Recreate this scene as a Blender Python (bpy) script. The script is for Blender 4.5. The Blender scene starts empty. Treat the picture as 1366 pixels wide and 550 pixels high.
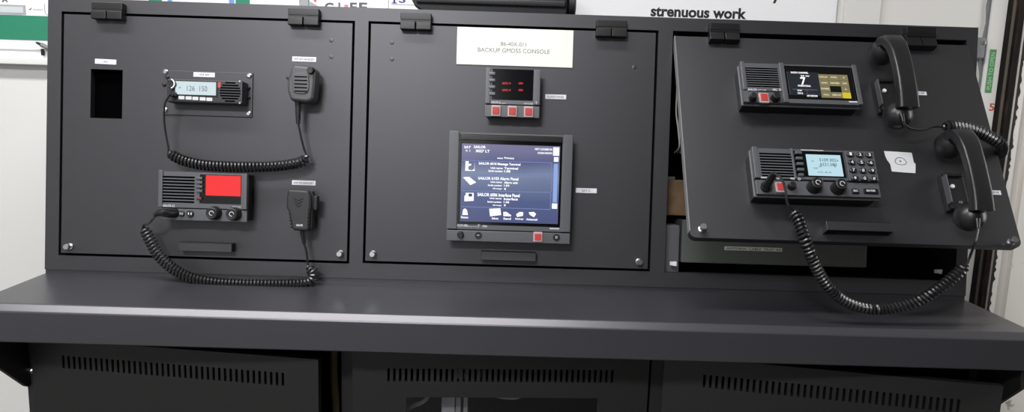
import bpy, bmesh, math, random
from mathutils import Matrix, Vector
random.seed(4)
C = bpy.context.scene.collection
sc = bpy.context.scene
sc.view_settings.view_transform = 'Standard'
sc.view_settings.look = 'None'
sc.view_settings.gamma = 1
sc.view_settings.use_curve_mapping = False
sc.view_settings.exposure = 0.0

# ------------------------------------------------------------------ camera
CAM = Vector((-.0094, -1.4018, 1.1316))
PITCH, YAW, ROLL, FOC = .1564, .0092, .0315, 986.0
cp, sp, cy, sy = math.cos(PITCH), math.sin(PITCH), math.cos(YAW), math.sin(YAW)
FW = Vector((sy*cp, cy*cp, -sp)); RT = Vector((cy, -sy, 0)); UP = RT.cross(FW)
RT, UP = RT*math.cos(ROLL) + UP*math.sin(ROLL), UP*math.cos(ROLL) - RT*math.sin(ROLL)
cd = bpy.data.cameras.new('camera'); co = bpy.data.objects.new('camera', cd); C.objects.link(co)
co.matrix_world = Matrix(((RT.x, UP.x, -FW.x, CAM.x), (RT.y, UP.y, -FW.y, CAM.y), (RT.z, UP.z, -FW.z, CAM.z), (0, 0, 0, 1)))
cd.sensor_fit = 'HORIZONTAL'; cd.sensor_width = 36; cd.lens = FOC/1366*36; cd.clip_start = .02
sc.camera = co

def ray(px, py):
    return (FW + RT*((px-683)/FOC) - UP*((py-275)/FOC)).normalized()

class Frame:
    """a working frame: x right, y up along a surface, z out of it; q() measures a photo point on the plane z=d"""
    def __init__(s, M): s.M = M; s.I = M.inverted()
    def q(s, px, py, d=0):
        o = s.I @ CAM; r = s.I.to_3x3() @ ray(px, py)
        k = (d-o.z)/r.z; p = o + r*k
        return p.x, p.y
    def v(s, px, py, d=0):
        x, y = s.q(px, py, d); return s.M @ Vector((x, y, d))
    def wh(s, px, py, w, h, d=0):
        a = s.q(px-w/2, py, d); b = s.q(px+w/2, py, d); c = s.q(px, py-h/2, d); e = s.q(px, py+h/2, d)
        m = s.q(px, py, d)
        return m[0], m[1], abs(b[0]-a[0]), abs(c[1]-e[1])
    def at(s, x, y, z=0): return Frame(s.M @ Matrix.Translation((x, y, z)))

def at(px, py, Y):
    r = ray(px, py); return CAM + r*((Y-CAM.y)/r.y)

TILT = .1287
PAN = Frame(Matrix(((1, 0, 0, 0), (0, math.sin(TILT), -math.cos(TILT), 0), (0, math.cos(TILT), math.sin(TILT), .75), (0, 0, 0, 1))))
TH = .4381; VT = .4985; DL = .4208
ct, st = math.cos(TH), math.sin(TH)
DOOR = Frame(PAN.M @ Matrix(((1, 0, 0, 0), (0, ct, st, VT), (0, -st, ct, 0), (0, 0, 0, 1))))
YW = .42
WALL = Frame(Matrix(((1, 0, 0, 0), (0, 0, -1, YW), (0, 1, 0, 0), (0, 0, 0, 1))))
WORLD = Frame(Matrix.Identity(4))

# ------------------------------------------------------------------ materials
def lin(c):
    return tuple((v/255/12.92 if v/255 <= .04045 else ((v/255+.055)/1.055)**2.4) for v in c) + (1,)
MATS = {}
def mat(name, col, rough=.5, metal=0, spec=.5, emit=0, bump=0, bscale=900, var=0, vscale=8, coat=0):
    if name in MATS: return MATS[name]
    m = bpy.data.materials.new(name); m.use_nodes = True
    nt = m.node_tree; b = nt.nodes['Principled BSDF']
    c = lin(col)
    b.inputs['Base Color'].default_value = c
    b.inputs['Roughness'].default_value = rough
    b.inputs['Metallic'].default_value = metal
    b.inputs['Specular IOR Level'].default_value = spec
    b.inputs['Coat Weight'].default_value = coat
    if emit:
        b.inputs['Emission Color'].default_value = c; b.inputs['Emission Strength'].default_value = emit
        b.inputs['Base Color'].default_value = (.01, .01, .01, 1)
    tc = nt.nodes.new('ShaderNodeTexCoord')
    if bump:
        n = nt.nodes.new('ShaderNodeTexNoise'); n.inputs['Scale'].default_value = bscale; n.inputs['Detail'].default_value = 2
        bp = nt.nodes.new('ShaderNodeBump'); bp.inputs['Strength'].default_value = bump; bp.inputs['Distance'].default_value = .0006
        nt.links.new(tc.outputs['Object'], n.inputs['Vector']); nt.links.new(n.outputs['Fac'], bp.inputs['Height'])
        nt.links.new(bp.outputs['Normal'], b.inputs['Normal'])
    if var:
        n = nt.nodes.new('ShaderNodeTexNoise'); n.inputs['Scale'].default_value = vscale; n.inputs['Detail'].default_value = 4
        mx = nt.nodes.new('ShaderNodeMix'); mx.data_type = 'RGBA'
        mx.inputs['A'].default_value = tuple(v*(1-var) for v in c[:3]) + (1,)
        mx.inputs['B'].default_value = tuple(min(1, v*(1+var)) for v in c[:3]) + (1,)
        nt.links.new(tc.outputs['Object'], n.inputs['Vector']); nt.links.new(n.outputs['Fac'], mx.inputs['Factor'])
        nt.links.new(mx.outputs['Result'], b.inputs['Base Color'])
    MATS[name] = m
    return m

def tint(m, c):
    m.node_tree.nodes['Principled BSDF'].inputs['Specular Tint'].default_value = c + (1,); return m
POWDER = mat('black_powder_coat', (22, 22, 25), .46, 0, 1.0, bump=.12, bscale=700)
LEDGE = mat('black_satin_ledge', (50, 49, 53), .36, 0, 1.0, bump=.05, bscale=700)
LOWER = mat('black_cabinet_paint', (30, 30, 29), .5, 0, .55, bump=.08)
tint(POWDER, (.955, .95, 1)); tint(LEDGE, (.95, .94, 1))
HINGE = mat('black_hinge', (13, 13, 15), .42, 0, .5)
DGREY = mat('charcoal_device_plastic', (76, 77, 81), .40, 0, .8, bump=.06)
BLACKP = mat('black_plastic', (17, 17, 19), .45, 0, .5)
SOFTB = mat('black_rubber', (14, 14, 15), .38, 0, .55)
HANDS = mat('handset_plastic', (28, 28, 30), .36, 0, .5)
GLASSB = mat('black_display_glass', (6, 6, 8), .12, 0, .5)
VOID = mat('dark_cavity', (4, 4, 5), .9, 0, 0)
STEEL = mat('steel_screw', (200, 200, 200), .3, 1)
LABEL = mat('white_label', (222, 222, 228), .6)
INK = mat('label_ink', (60, 60, 66), .7)
PLATEW = mat('ivory_sign_plastic', (228, 228, 220), .5)
ENGR = mat('engraved_grey', (112, 114, 112), .7)
WHITEP = mat('white_print', (205, 206, 208), .6)
REDBTN = mat('red_button_lens', (236, 70, 66), .4, emit=.6)
REDBZ = mat('clear_button_guard', (176, 158, 158), .35)
WALLM = mat('white_wall_paint', (218, 217, 213), .55, bump=.05, bscale=60, var=.02, vscale=3)
CEILM = mat('ceiling_paint', (150, 150, 148), .8)
FLOORM = mat('dark_grey_floor', (70, 70, 68), .6, var=.2)
GREYW = mat('grey_wall_paint', (190, 190, 190), .7)
DARKW = mat('dark_wall_paint', (38, 38, 40), .7)

# ------------------------------------------------------------------ mesh builder
class B:
    def __init__(s): s.bm = bmesh.new()
    def _add(s, t, M=None):
        if M: t.transform(M)
        me = bpy.data.meshes.new('t'); t.to_mesh(me); t.free(); s.bm.from_mesh(me); bpy.data.meshes.remove(me); return s
    def box(s, x0, x1, y0, y1, z0, z1, bev=0, seg=2, M=None):
        t = bmesh.new()
        bmesh.ops.create_cube(t, size=1, matrix=Matrix.Translation(((x0+x1)/2, (y0+y1)/2, (z0+z1)/2)) @ Matrix.Diagonal((abs(x1-x0), abs(y1-y0), abs(z1-z0), 1)))
        if bev: bmesh.ops.bevel(t, geom=t.edges[:], offset=bev, segments=seg, affect='EDGES', profile=.5)
        return s._add(t, M)
    def cbox(s, cx, cy, w, h, z0, z1, bev=0, seg=2, M=None): return s.box(cx-w/2, cx+w/2, cy-h/2, cy+h/2, z0, z1, bev, seg, M)
    def prism(s, pts, z0, z1, bev=0, M=None, seg=2):
        t = bmesh.new(); vs = [t.verts.new((p[0], p[1], z0)) for p in pts]; f = t.faces.new(vs)
        r = bmesh.ops.extrude_face_region(t, geom=[f]); up = [v for v in r['geom'] if isinstance(v, bmesh.types.BMVert)]
        bmesh.ops.translate(t, verts=up, vec=(0, 0, z1-z0)); bmesh.ops.recalc_face_normals(t, faces=t.faces[:])
        if bev:
            es = [e for e in t.edges if all(abs(v.co.z-z1) < 1e-6 for v in e.verts)]
            bmesh.ops.bevel(t, geom=es, offset=bev, segments=seg, affect='EDGES', profile=.5)
        return s._add(t, M)
    def lathe(s, prof, x=0, y=0, seg=28, M=None):
        t = bmesh.new(); rings = []
        for r, z in prof:
            if r < 1e-6: rings.append([t.verts.new((0, 0, z))])
            else: rings.append([t.verts.new((r*math.cos(2*math.pi*i/seg), r*math.sin(2*math.pi*i/seg), z)) for i in range(seg)])
        for a, b in zip(rings, rings[1:]):
            for i in range(seg):
                j = (i+1) % seg
                if len(a) == 1 and len(b) == 1: continue
                if len(a) == 1: t.faces.new((a[0], b[i], b[j]))
                elif len(b) == 1: t.faces.new((a[i], a[j], b[0]))
                else: t.faces.new((a[i], a[j], b[j], b[i]))
        if len(rings[0]) > 1: t.faces.new(rings[0])
        if len(rings[-1]) > 1: t.faces.new(rings[-1])
        bmesh.ops.recalc_face_normals(t, faces=t.faces[:])
        t.transform(Matrix.Translation((x, y, 0)))
        return s._add(t, M)
    def cyl(s, x, y, z0, z1, r, bev=0, seg=24, r1=None, M=None):
        r1 = r if r1 is None else r1
        if bev: return s.lathe([(r, z0), (r1, z1-bev), (r1-bev*.3, z1-bev*.3), (r1-bev, z1)], x, y, seg, M)
        return s.lathe([(r, z0), (r1, z1)], x, y, seg, M)
    def knob(s, x, y, z0, h, r, ribs=24):
        n = ribs*4; t = bmesh.new(); rows = []
        for z, rr, g in ((z0, r*1.06, 0), (z0+h*.2, r*1.02, 1), (z0+h*.82, r*.93, 1), (z0+h*.95, r*.86, 0), (z0+h, r*.74, 0), (z0+h*.97, r*.60, 0)):
            row = []
            for i in range(n):
                k = 1-(.05 if (g and i % 4 in (0, 1)) else 0)
                a = 2*math.pi*i/n; row.append(t.verts.new((x+rr*k*math.cos(a), y+rr*k*math.sin(a), z)))
            rows.append(row)
        for a, b in zip(rows, rows[1:]):
            for i in range(n): t.faces.new((a[i], a[(i+1) % n], b[(i+1) % n], b[i]))
        t.faces.new(rows[-1]); t.faces.new(rows[0]); bmesh.ops.recalc_face_normals(t, faces=t.faces[:])
        return s._add(t)
    def tube(s, pts, r, seg=8, M=None):
        t = bmesh.new(); pts = [Vector(p) for p in pts]; n = len(pts); rs = r if isinstance(r, (list, tuple)) else [r]*n
        nrm = None; rings = []
        for i, p in enumerate(pts):
            tg = (pts[min(i+1, n-1)] - pts[max(i-1, 0)]).normalized()
            if nrm is None:
                nrm = tg.cross(Vector((0, 0, 1)) if abs(tg.z) < .9 else Vector((1, 0, 0))).normalized()
            else:
                nrm = (nrm - tg*nrm.dot(tg)).normalized()
            bn = tg.cross(nrm)
            rings.append([t.verts.new(p + (nrm*math.cos(2*math.pi*k/seg) + bn*math.sin(2*math.pi*k/seg))*rs[i]) for k in range(seg)])
        for a, b in zip(rings, rings[1:]):
            for k in range(seg): t.faces.new((a[k], a[(k+1) % seg], b[(k+1) % seg], b[k]))
        t.faces.new(rings[0]); t.faces.new(rings[-1]); bmesh.ops.recalc_face_normals(t, faces=t.faces[:])
        return s._add(t, M)
    def loft(s, secs):
        t = bmesh.new(); rs = [[t.verts.new(p) for p in sec] for sec in secs]; n = len(secs[0])
        for a, b in zip(rs, rs[1:]):
            for k in range(n): t.faces.new((a[k], a[(k+1) % n], b[(k+1) % n], b[k]))
        t.faces.new(rs[0]); t.faces.new(rs[-1]); bmesh.ops.recalc_face_normals(t, faces=t.faces[:])
        return s._add(t)
    def ell(s, c, r, seg=20, M=None):
        t = bmesh.new(); bmesh.ops.create_uvsphere(t, u_segments=seg, v_segments=seg//2, radius=1)
        t.transform(Matrix.Translation(c) @ Matrix.Diagonal((r[0], r[1], r[2], 1)))
        return s._add(t, M)
    def plate(s, x0, x1, y0, y1, z0, z1, holes, M=None):
        xs = sorted({x0, x1, *[h[0] for h in holes], *[h[1] for h in holes]}); ys = sorted({y0, y1, *[h[2] for h in holes], *[h[3] for h in holes]})
        t = bmesh.new(); V = {}
        def g(i, j):
            if (i, j) not in V: V[i, j] = t.verts.new((xs[i], ys[j], z0))
            return V[i, j]
        for i in range(len(xs)-1):
            for j in range(len(ys)-1):
                mx, my = (xs[i]+xs[i+1])/2, (ys[j]+ys[j+1])/2
                if any(h[0] < mx < h[1] and h[2] < my < h[3] for h in holes): continue
                t.faces.new((g(i, j), g(i+1, j), g(i+1, j+1), g(i, j+1)))
        r = bmesh.ops.extrude_face_region(t, geom=t.faces[:]); up = [v for v in r['geom'] if isinstance(v, bmesh.types.BMVert)]
        bmesh.ops.translate(t, verts=up, vec=(0, 0, z1-z0)); bmesh.ops.recalc_face_normals(t, faces=t.faces[:])
        return s._add(t, M)
    def text(s, txt, cx, cy, w, h, z, bold=0, dep=.0002, rot=0, M=None):
        t = text_bm(txt, bold)
        xs = [v.co.x for v in t.verts]; ys = [v.co.y for v in t.verts]; zs = [v.co.z for v in t.verts]
        a, b, c, d = min(xs), max(xs), min(ys), max(ys)
        for v in t.verts:
            v.co = Vector(((v.co.x-(a+b)/2)/(b-a)*w, (v.co.y-(c+d)/2)/(d-c)*h, (v.co.z-min(zs))/max(max(zs)-min(zs), 1e-9)*dep))
        t.transform(Matrix.Translation((cx, cy, z)) @ Matrix.Rotation(rot, 4, 'Z'))
        return s._add(t, M)
TXT = {}
def text_bm(txt, bold):
    k = (txt, bold)
    if k not in TXT:
        cu = bpy.data.curves.new('lettering', 'FONT'); cu.body = txt; cu.size = 1; cu.extrude = .01; cu.offset = bold; cu.resolution_u = 4
        o = bpy.data.objects.new('lettering', cu); C.objects.link(o)
        dg = bpy.context.evaluated_depsgraph_get(); me = bpy.data.meshes.new_from_object(o.evaluated_get(dg))
        bpy.data.objects.remove(o); bpy.data.curves.remove(cu); TXT[k] = me
    t = bmesh.new(); t.from_mesh(TXT[k]); return t

def obj(name, b, m, parent=None, M=None):
    if M: b.bm.transform(M)
    me = bpy.data.meshes.new(name); b.bm.to_mesh(me); b.bm.free()
    for p in me.polygons: p.use_smooth = True
    me.set_sharp_from_angle(angle=math.radians(33))
    me.materials.append(m)
    o = bpy.data.objects.new(name, me); C.objects.link(o)
    if parent: o.parent = parent
    wn = o.modifiers.new('weighted_normals', 'WEIGHTED_NORMAL'); wn.keep_sharp = True; wn.weight = 90
    return o
def tag(o, label, cat, group=None, kind=None):
    if label: o['label'] = label
    if cat: o['category'] = cat
    if group: o['group'] = group
    if kind: o['kind'] = kind
    return o
def thing(name, fr, label, cat, group=None):
    o = bpy.data.objects.new(name, None); C.objects.link(o); o.empty_display_size = .02
    o.matrix_world = fr.M; return tag(o, label, cat, group)
def plab(o, label): o['label'] = label; return o
def struct(name, b, m, fr=None):
    o = obj(name, b, m); o['kind'] = 'structure'
    if fr: o.matrix_world = fr.M
    return o
def smooth(pts, n=12):
    pts = [Vector(p) for p in pts]; out = []
    P = [pts[0]*2-pts[1]] + pts + [pts[-1]*2-pts[-2]]
    for i in range(1, len(P)-2):
        a, b, c, d = P[i-1:i+3]
        for k in range(n):
            t = k/n
            out.append(.5*((2*b) + (c-a)*t + (2*a-5*b+4*c-d)*t*t + (3*b-a-3*c+d)*t**3))
    out.append(pts[-1]); return out
def resample(pts, step):
    out = [pts[0]]; acc = 0
    for a, b in zip(pts, pts[1:]):
        L = (b-a).length
        while acc + L >= step:
            a = a + (b-a)*((step-acc)/max(L, 1e-9)); L = (b-a).length; out.append(a.copy()); acc = 0
        acc += L
    return out

# ------------------------------------------------------------------ the room
def wbox(name, x0, x1, y0, y1, z0, z1, m): return struct(name, B().box(x0, x1, y0, y1, z0, z1), m)
RX0, RX1, RY0, HT = -2.7, 2.5, -3.4, 2.5
wbox('floor', RX0, RX1, RY0, YW, -.05, 0, FLOORM)
wbox('ceiling', RX0, RX1, RY0, YW, HT, HT+.05, CEILM)
xr = WALL.q(1316, 50)[0]
wbox('wall_back', RX0, RX1, YW, YW+.08, 0, HT, WALLM)
wbox('wall_left', RX0-.08, RX0, RY0, YW, 0, HT, GREYW)
wbox('wall_right', RX1, RX1+.08, RY0, YW, 0, HT, DARKW)
wbox('wall_rear', RX0, -.1, RY0-.08, RY0, 0, HT, GREYW)
wbox('wall_rear_dark', -.1, RX1, RY0-.08, RY0, 0, HT, DARKW)  # unseen half, made dark so the console's right side reflects little

# right of the console: wall batten, post with sticker, rusty gap, white door
def vstrip(name, px, w_px, z0, z1, m, py=60, bev=.002):
    x, y, w, _ = WALL.wh(px, py, w_px, 10, z1)
    return struct(name, B().box(x-w/2, x+w/2, 0, HT-.02, z0, z1, bev), m, WALL)
vstrip('trim_1', 1151, 48, 0, .014, WALLM, 15)
def rusty():
    m = bpy.data.materials.new('rusty_brown_steel'); m.use_nodes = True; nt = m.node_tree; b = nt.nodes['Principled BSDF']
    tc = nt.nodes.new('ShaderNodeTexCoord'); n = nt.nodes.new('ShaderNodeTexNoise'); n.inputs['Scale'].default_value = 26; n.inputs['Detail'].default_value = 6
    mp = nt.nodes.new('ShaderNodeMapping'); mp.inputs['Scale'].default_value = (3, .35, 1)
    r = nt.nodes.new('ShaderNodeValToRGB'); e = r.color_ramp.elements
    e[0].position = .42; e[0].color = lin((20, 16, 15)); e[1].position = .74; e[1].color = lin((140, 122, 110))
    k = r.color_ramp.elements.new(.57); k.color = lin((38, 28, 23)); k = r.color_ramp.elements.new(.66); k.color = lin((72, 48, 34))
    nt.links.new(tc.outputs['Object'], mp.inputs['Vector']); nt.links.new(mp.outputs['Vector'], n.inputs['Vector']); nt.links.new(n.outputs['Fac'], r.inputs['Fac'])
    nt.links.new(r.outputs['Color'], b.inputs['Base Color']); b.inputs['Roughness'].default_value = .75
    return m
def chipped():
    m = bpy.data.materials.new('chipped_white_paint'); m.use_nodes = True; nt = m.node_tree; b = nt.nodes['Principled BSDF']
    tc = nt.nodes.new('ShaderNodeTexCoord'); n = nt.nodes.new('ShaderNodeTexNoise'); n.inputs['Scale'].default_value = 14; n.inputs['Detail'].default_value = 7
    r = nt.nodes.new('ShaderNodeValToRGB'); e = r.color_ramp.elements
    e[0].position = .26; e[0].color = lin((120, 104, 94)); e[1].position = .30; e[1].color = lin((226, 222, 216))
    nt.links.new(tc.outputs['Object'], n.inputs['Vector']); nt.links.new(n.outputs['Fac'], r.inputs['Fac'])
    nt.links.new(r.outputs['Color'], b.inputs['Base Color']); b.inputs['Roughness'].default_value = .5
    return m
RUST, CHIP = rusty(), chipped()
GREYP = mat('grey_sealant', (120, 122, 124), .6)
# x positions on the wall at photo row 60 and their width
def strip_pts(xa, xb, z):
    return WALL.q(xa, 60, z)[0], WALL.q(xb, 60, z)[0]
x0, x1 = strip_pts(1311, 1318, .004)
pts = []
for i in range(41):
    yy = .4 + i*(HT-.42-.4)/40
    pts.append((x0 + .004*math.sin(i*2.1) + .003*math.sin(i*5.3), yy))
struct('trim_2', B().prism(pts + [(x1+.02, HT-.02), (x1+.02, .4)], 0, .006), GREYP, WALL)
x0, x1 = strip_pts(1317, 1338, .01)
struct('trim_3', B().box(x0, x1, 0, HT-.02, 0, .01, .002), WALLM, WALL)
PX1 = x1
x2, x3 = strip_pts(1338, 1360, .012)
struct('trim_4', B().box(x1, x3, 0, HT-.02, 0, .008).box(x3-.014, x3, 0, HT-.02, .008, .018, .003), RUST, WALL)
struct('trim_5', B().box(x1+.013, x1+.018, 0, HT-.02, .008, .014, .001), mat('worn_grey_edge', (104, 98, 88), .6), WALL)
random.seed(11); pts = [(x3-.004, .3)]
for i in range(240):
    yy = .3 + i*(HT-.62)/239
    pts.append((x3 + .001 + .006*random.random()**3 + (.005 if random.random() < .06 else 0), yy))
pts += [(x3-.004, HT-.32)]
struct('trim_6', B().prism(pts, .0298, .0312), RUST, WALL)
# door: sheet with one upright groove fold
gx = WALL.q(1337, 390, .03)[0]
gw = .028
d1 = struct('door_1', B().plate(x3, RX1-.05, .02, HT-.3, 0, .03, [(gx-gw/2, gx+gw/2, .2, HT-.5)]).box(gx-gw/2, gx+gw/2, .2, HT-.5, 0, .012), CHIP, WALL)
# grey hinge block at the post
x, y, w, h = WALL.wh(1309.5, 64, 9, 28, .02)
gl = thing('wall_bracket', WALL.at(x, y), 'small grey painted bracket on wall behind the console top right corner', 'bracket')
obj('plate', B().cbox(0, 0, w, h, .006, .022, .003), GREYP, gl)
obj('bolt', B().cyl(0, h*.25, .022, .028, w*.25, .001), STEEL, gl)

# green sticker on the post and red mark
x, y, w, h = WALL.wh(1321.5, 95, 8.5, 58, .01)
s = thing('wall_sticker', WALL.at(x, y, .01), 'narrow green sticker with pale upright writing on the white door post', 'sticker')
obj('backing', B().cbox(0, 0, w, h, .0002, .0008), mat('sticker_green', (74, 142, 86), .5), s)
obj('lettering', B().text('PUSH TO OPEN', 0, 0, h*.85, w*.6, .0008, rot=math.radians(90)), mat('sticker_pale', (170, 205, 170), .6), s)
x, y, w, h = WALL.wh(1323, 143, 7, 10, .01)
s = thing('wall_mark', WALL.at(x, y, .01), 'small red painted figure 5 on the white door post below green sticker', 'mark')
obj('figure', B().text('5', 0, 0, w, h, .0002, .02), mat('red_paint', (205, 70, 62), .6), s)

# ------------------------------------------------------------------ notices on the wall behind
GREEN = mat('notice_green', (38, 128, 98), .5)
PAPER = mat('white_notice', (236, 236, 238), .5)
GREYINK = mat('grey_print', (160, 164, 166), .6)
DARKINK = mat('black_print', (30, 30, 32), .6)
BLUEINK = mat('blue_print', (60, 62, 130), .6)
def wrect(xa, ya, xb, yb, z=0):
    """upright rectangle on the wall spanning the photo box"""
    a = WALL.q((xa+xb)/2, ya, z); b = WALL.q((xa+xb)/2, yb, z); l = WALL.q(xa, (ya+yb)/2, z); r = WALL.q(xb, (ya+yb)/2, z)
    return l[0], r[0], b[1], a[1]
l, r, b, t = wrect(-110, -60, 150, 53, .02)
bl, br, bb, bt = wrect(-110, 53, 150, 79, .02)
FB = WALL.at(0, 0)
board = thing('safety_board', FB, 'white framed safety board with a green band behind console top left corner', 'notice board')
obj('backing', B().box(l, r, bb, t, 0, .014, .002), PAPER, board)
gt = wrect(0, 20.5, 60, 53, .016)
obj('band', B().box(l, r, gt[2], gt[3], .014, .0155), GREEN, board)
obj('frame', B().box(l-.01, r+.01, bb-.012, bb+.005, 0, .030, .003).box(l-.01, r+.01, bb+.022, bb+.027, .010, .018, .002), mat('white_frame', (224, 224, 220), .4), board)
g = wrect(-20, 6, 34, 19, .015)
obj('picture', B().box(g[0], g[1], g[2], g[3], .014, .0149), GREYINK, board)
g2 = wrect(-17, 8.5, 31, 16.5, .015)
obj('picture', B().box(g2[0], g2[1], g2[2], g2[3], .0149, .0153), mat('pale_print', (198, 202, 204), .6), board)
m1 = WALL.wh(40.5, 12, 5, 4, .015); m2 = WALL.wh(50, 12.5, 10, 1.6, .015); m3 = WALL.wh(6, -1, 8, 8, .015)
ck = B().prism([(m1[0]-.004, m1[1]), (m1[0]-.001, m1[1]-.003), (m1[0]+.004, m1[1]+.004), (m1[0]-.001, m1[1])], .0142, .0147).text('A', m3[0], m3[1], m3[2], m3[3], .0142, .03)
obj('lettering', ck, mat('dark_grey_print', (70, 74, 78), .6), board)
obj('caption', B().text('checked', m2[0], m2[1], m2[2]*1.3, m2[3]*1.6, .0142), GREYINK, board)
c = [WALL.q(px, py, .016) for px, py in ((58.5, 5), (59.2, 14), (60.5, 18), (64, 20.5))]
obj('outline', B().tube(smooth([(p[0], p[1], .0145) for p in c], 6), .0008, 6), GREYINK, board)
# marker pen and clip on the board tray
a, b_ = WALL.q(48, 56.5, .03), WALL.q(64, 64, .03)
p = thing('marker_pen', WALL, 'thin dark marker pen leaning on safety board below its green band', 'pen')
A, Bp = Vector((a[0], a[1], .03)), Vector((b_[0], b_[1], .03)); D_ = Bp-A
obj('barrel', B().tube([A+D_*.45, A+D_*1.3], .0055, 12), mat('grey_pen', (120, 120, 122), .4), p)
obj('tip', B().tube([A, A+D_*.12, A+D_*.45], [.0015, .003, .004], 12), BLACKP, p)
x, y, w, h = WALL.wh(56.5, 69.5, 3.2, 9, .02)
k = thing('board_clip', WALL.at(x, y, .014), 'tiny black clip at the lower edge of the safety board', 'clip')
obj('jaw', B().cbox(0, 0, w, h, .001, .008, .0012), BLACKP, k)

def notice(name, px, z, label, m, cat='notice'):
    l, r, b, t = wrect(*px, z); f = WALL.at((l+r)/2, (b+t)/2)
    o = thing(name, f, label, cat)
    obj('sheet', B().box(-(r-l)/2, (r-l)/2, -(t-b)/2, (t-b)/2, .0003, z, .0004, 1), m, o)
    return o, f
o, f = notice('wall_notice', (196, -90, 312, 40), .004, 'white notice with a green bar at its top left edge behind the left hinges', PAPER)
l, r, b, t = wrect(196, -90, 214, 3.5, .005); l -= f.M.translation.x; r -= f.M.translation.x; b -= f.M.translation.z; t -= f.M.translation.z
obj('bar', B().box(l, r, b, t, .004, .0046), GREEN, o)
for xa, xb in ((223, 229), (305, 312)):
    l, r, b, t = wrect(xa, -20, xb, 3 if xa < 300 else 5, .005); l -= f.M.translation.x; r -= f.M.translation.x; b -= f.M.translation.z; t -= f.M.translation.z
    obj('stripe', B().box(l, r, b, t, .004, .0046), mat('light_blue_print', (110, 150, 205), .6), o)
o, f = notice('wall_notice', (312, -90, 399, 40), .004, 'white notice with a green corner behind the second hinge of the left door', PAPER)
l, r, b, t = wrect(313, -90, 332, 6, .005); l -= f.M.translation.x; r -= f.M.translation.x; b -= f.M.translation.z; t -= f.M.translation.z
obj('bar', B().box(l, r, b, t, .004, .0046), GREEN, o)
o, f = notice('wall_strip', (400, -90, 411, 40), .006, 'narrow grey upright strip between two white notices above the console', GREYINK, 'strip')
o, f = notice('wall_poster', (413, -90, 518, 40), .004, 'white notice with large grey and red letters above the left divider', PAPER)
TX = lambda px, py, w, h, z: (lambda k: (k[0]-f.M.translation.x, k[1]-f.M.translation.z, k[2], k[3]))(WALL.wh(px, py, w, h, z))
lt = B()
for ch, px, w in (('C', 439, 12), ('L', 455, 7), ('F', 471.5, 9), ('E', 484.5, 11)):
    k = TX(px, 10, w, 13, .004); lt.text(ch, *k, .004, .03)
obj('lettering', lt, mat('grey_letters', (92, 92, 94), .6), o)
k = TX(462, 10.5, 6, 8, .004); rd = B().text('i', *k, .004, .03)
q1 = [WALL.q(*p_, .004) for p_ in ((414, -6), (424, -6), (421, 4))]
rd.prism([(p_[0]-f.M.translation.x, p_[1]-f.M.translation.z) for p_ in q1], .004, .0045)
obj('emblem', rd, mat('red_print', (214, 96, 96), .6), o)
q1 = [WALL.q(*p_, .004) for p_ in ((413.5, 2), (426, 9), (413.5, 12))]
obj('emblem', B().prism([(p_[0]-f.M.translation.x, p_[1]-f.M.translation.z) for p_ in q1], .004, .0044), GREYINK, o)
o, f = notice('wall_poster', (519, -90, 640, 40), .0055, 'white notice with blue serif figures and a thin border left of the black box', PAPER)
bl_ = B()
k = TX(526, -1, 7, 10, .0055); bl_.cbox(k[0], k[1], k[2]*.35, k[3], .0055, .006).cbox(k[0], k[1]-k[3]*.5, k[2], k[3]*.12, .0055, .006)
k = TX(536.5, -1, 9, 10, .0055); bl_.text('S', *k, .0055, .02)
obj('lettering', bl_, BLUEINK, o)
k = TX(560, 7, 76, 1, .0055); obj('border', B().cbox(k[0], k[1], k[2], k[3], .0055, .0058), GREYINK, o)
o, f = notice('wall_poster', (700, -120, 1120, 70), .006, 'large white notice reading strenuous work behind the console top', PAPER)
lt = B()
k = TX(932, 16.5, 128, 15, .006); lt.text('strenuous work', k[0], k[1], k[2], k[3], .006, .036, rot=0)
k = TX(1049, -4, 36, 18, .006); lt.text('y or', k[0], k[1], k[2], k[3], .006, .03)
obj('lettering', lt, DARKINK, o)

# ------------------------------------------------------------------ upper cabinet
cab = thing('console_cabinet', PAN, 'black upper console cabinet with three top-hinged instrument doors, right door open', 'console')
HU = .5332; DEP = .33
OPL, OPM, OPR = (-.8738, -.3100, .0365, .5074), (-.2840, .2774, .0384, .5078), (.3055, .8782, .0372, .5080)
FR = .022
fr = B().plate(-.9, .9, .0085, HU, -FR, 0, [OPL, OPM, OPR])
obj('front_frame', fr, POWDER, cab)
obj('plinth', B().box(-.9, .9, .0006, .0085, -FR, -.003), POWDER, cab)
MS = Matrix(((0, 0, 1, 0), (0, 1, 0, 0), (1, 0, 0, 0), (0, 0, 0, 1)))     # (d, v, x) -> local
for x in (-.9, .885): obj('side_panel', B().prism([(-FR, .0034), (-FR, HU), (-DEP, HU), (-DEP, .0434)], x, x+.015, M=MS), POWDER, cab)
obj('top_panel', B().box(-.9, .9, HU-.012, HU, -DEP, -FR), POWDER, cab)
obj('bottom_panel', B().prism([(-FR, .0034), (-FR, .012), (-DEP, .052), (-DEP, .0434)], -.885, .885, M=MS), POWDER, cab)
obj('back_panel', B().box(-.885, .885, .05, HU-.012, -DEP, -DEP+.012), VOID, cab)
for x in (-.297, .2912): obj('partition', B().prism([(-FR, .012), (-FR, HU-.012), (-DEP+.012, HU-.012), (-DEP+.012, .052)], x-.006, x+.006, M=MS), POWDER, cab)
GAP = .0046
def door_plate(op, holes=()):
    return B().plate(op[0]+GAP*1.1, op[1]-GAP*1.1, op[2]+GAP*1.1, op[3]-GAP*1.1, -.016, 0, holes)
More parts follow.
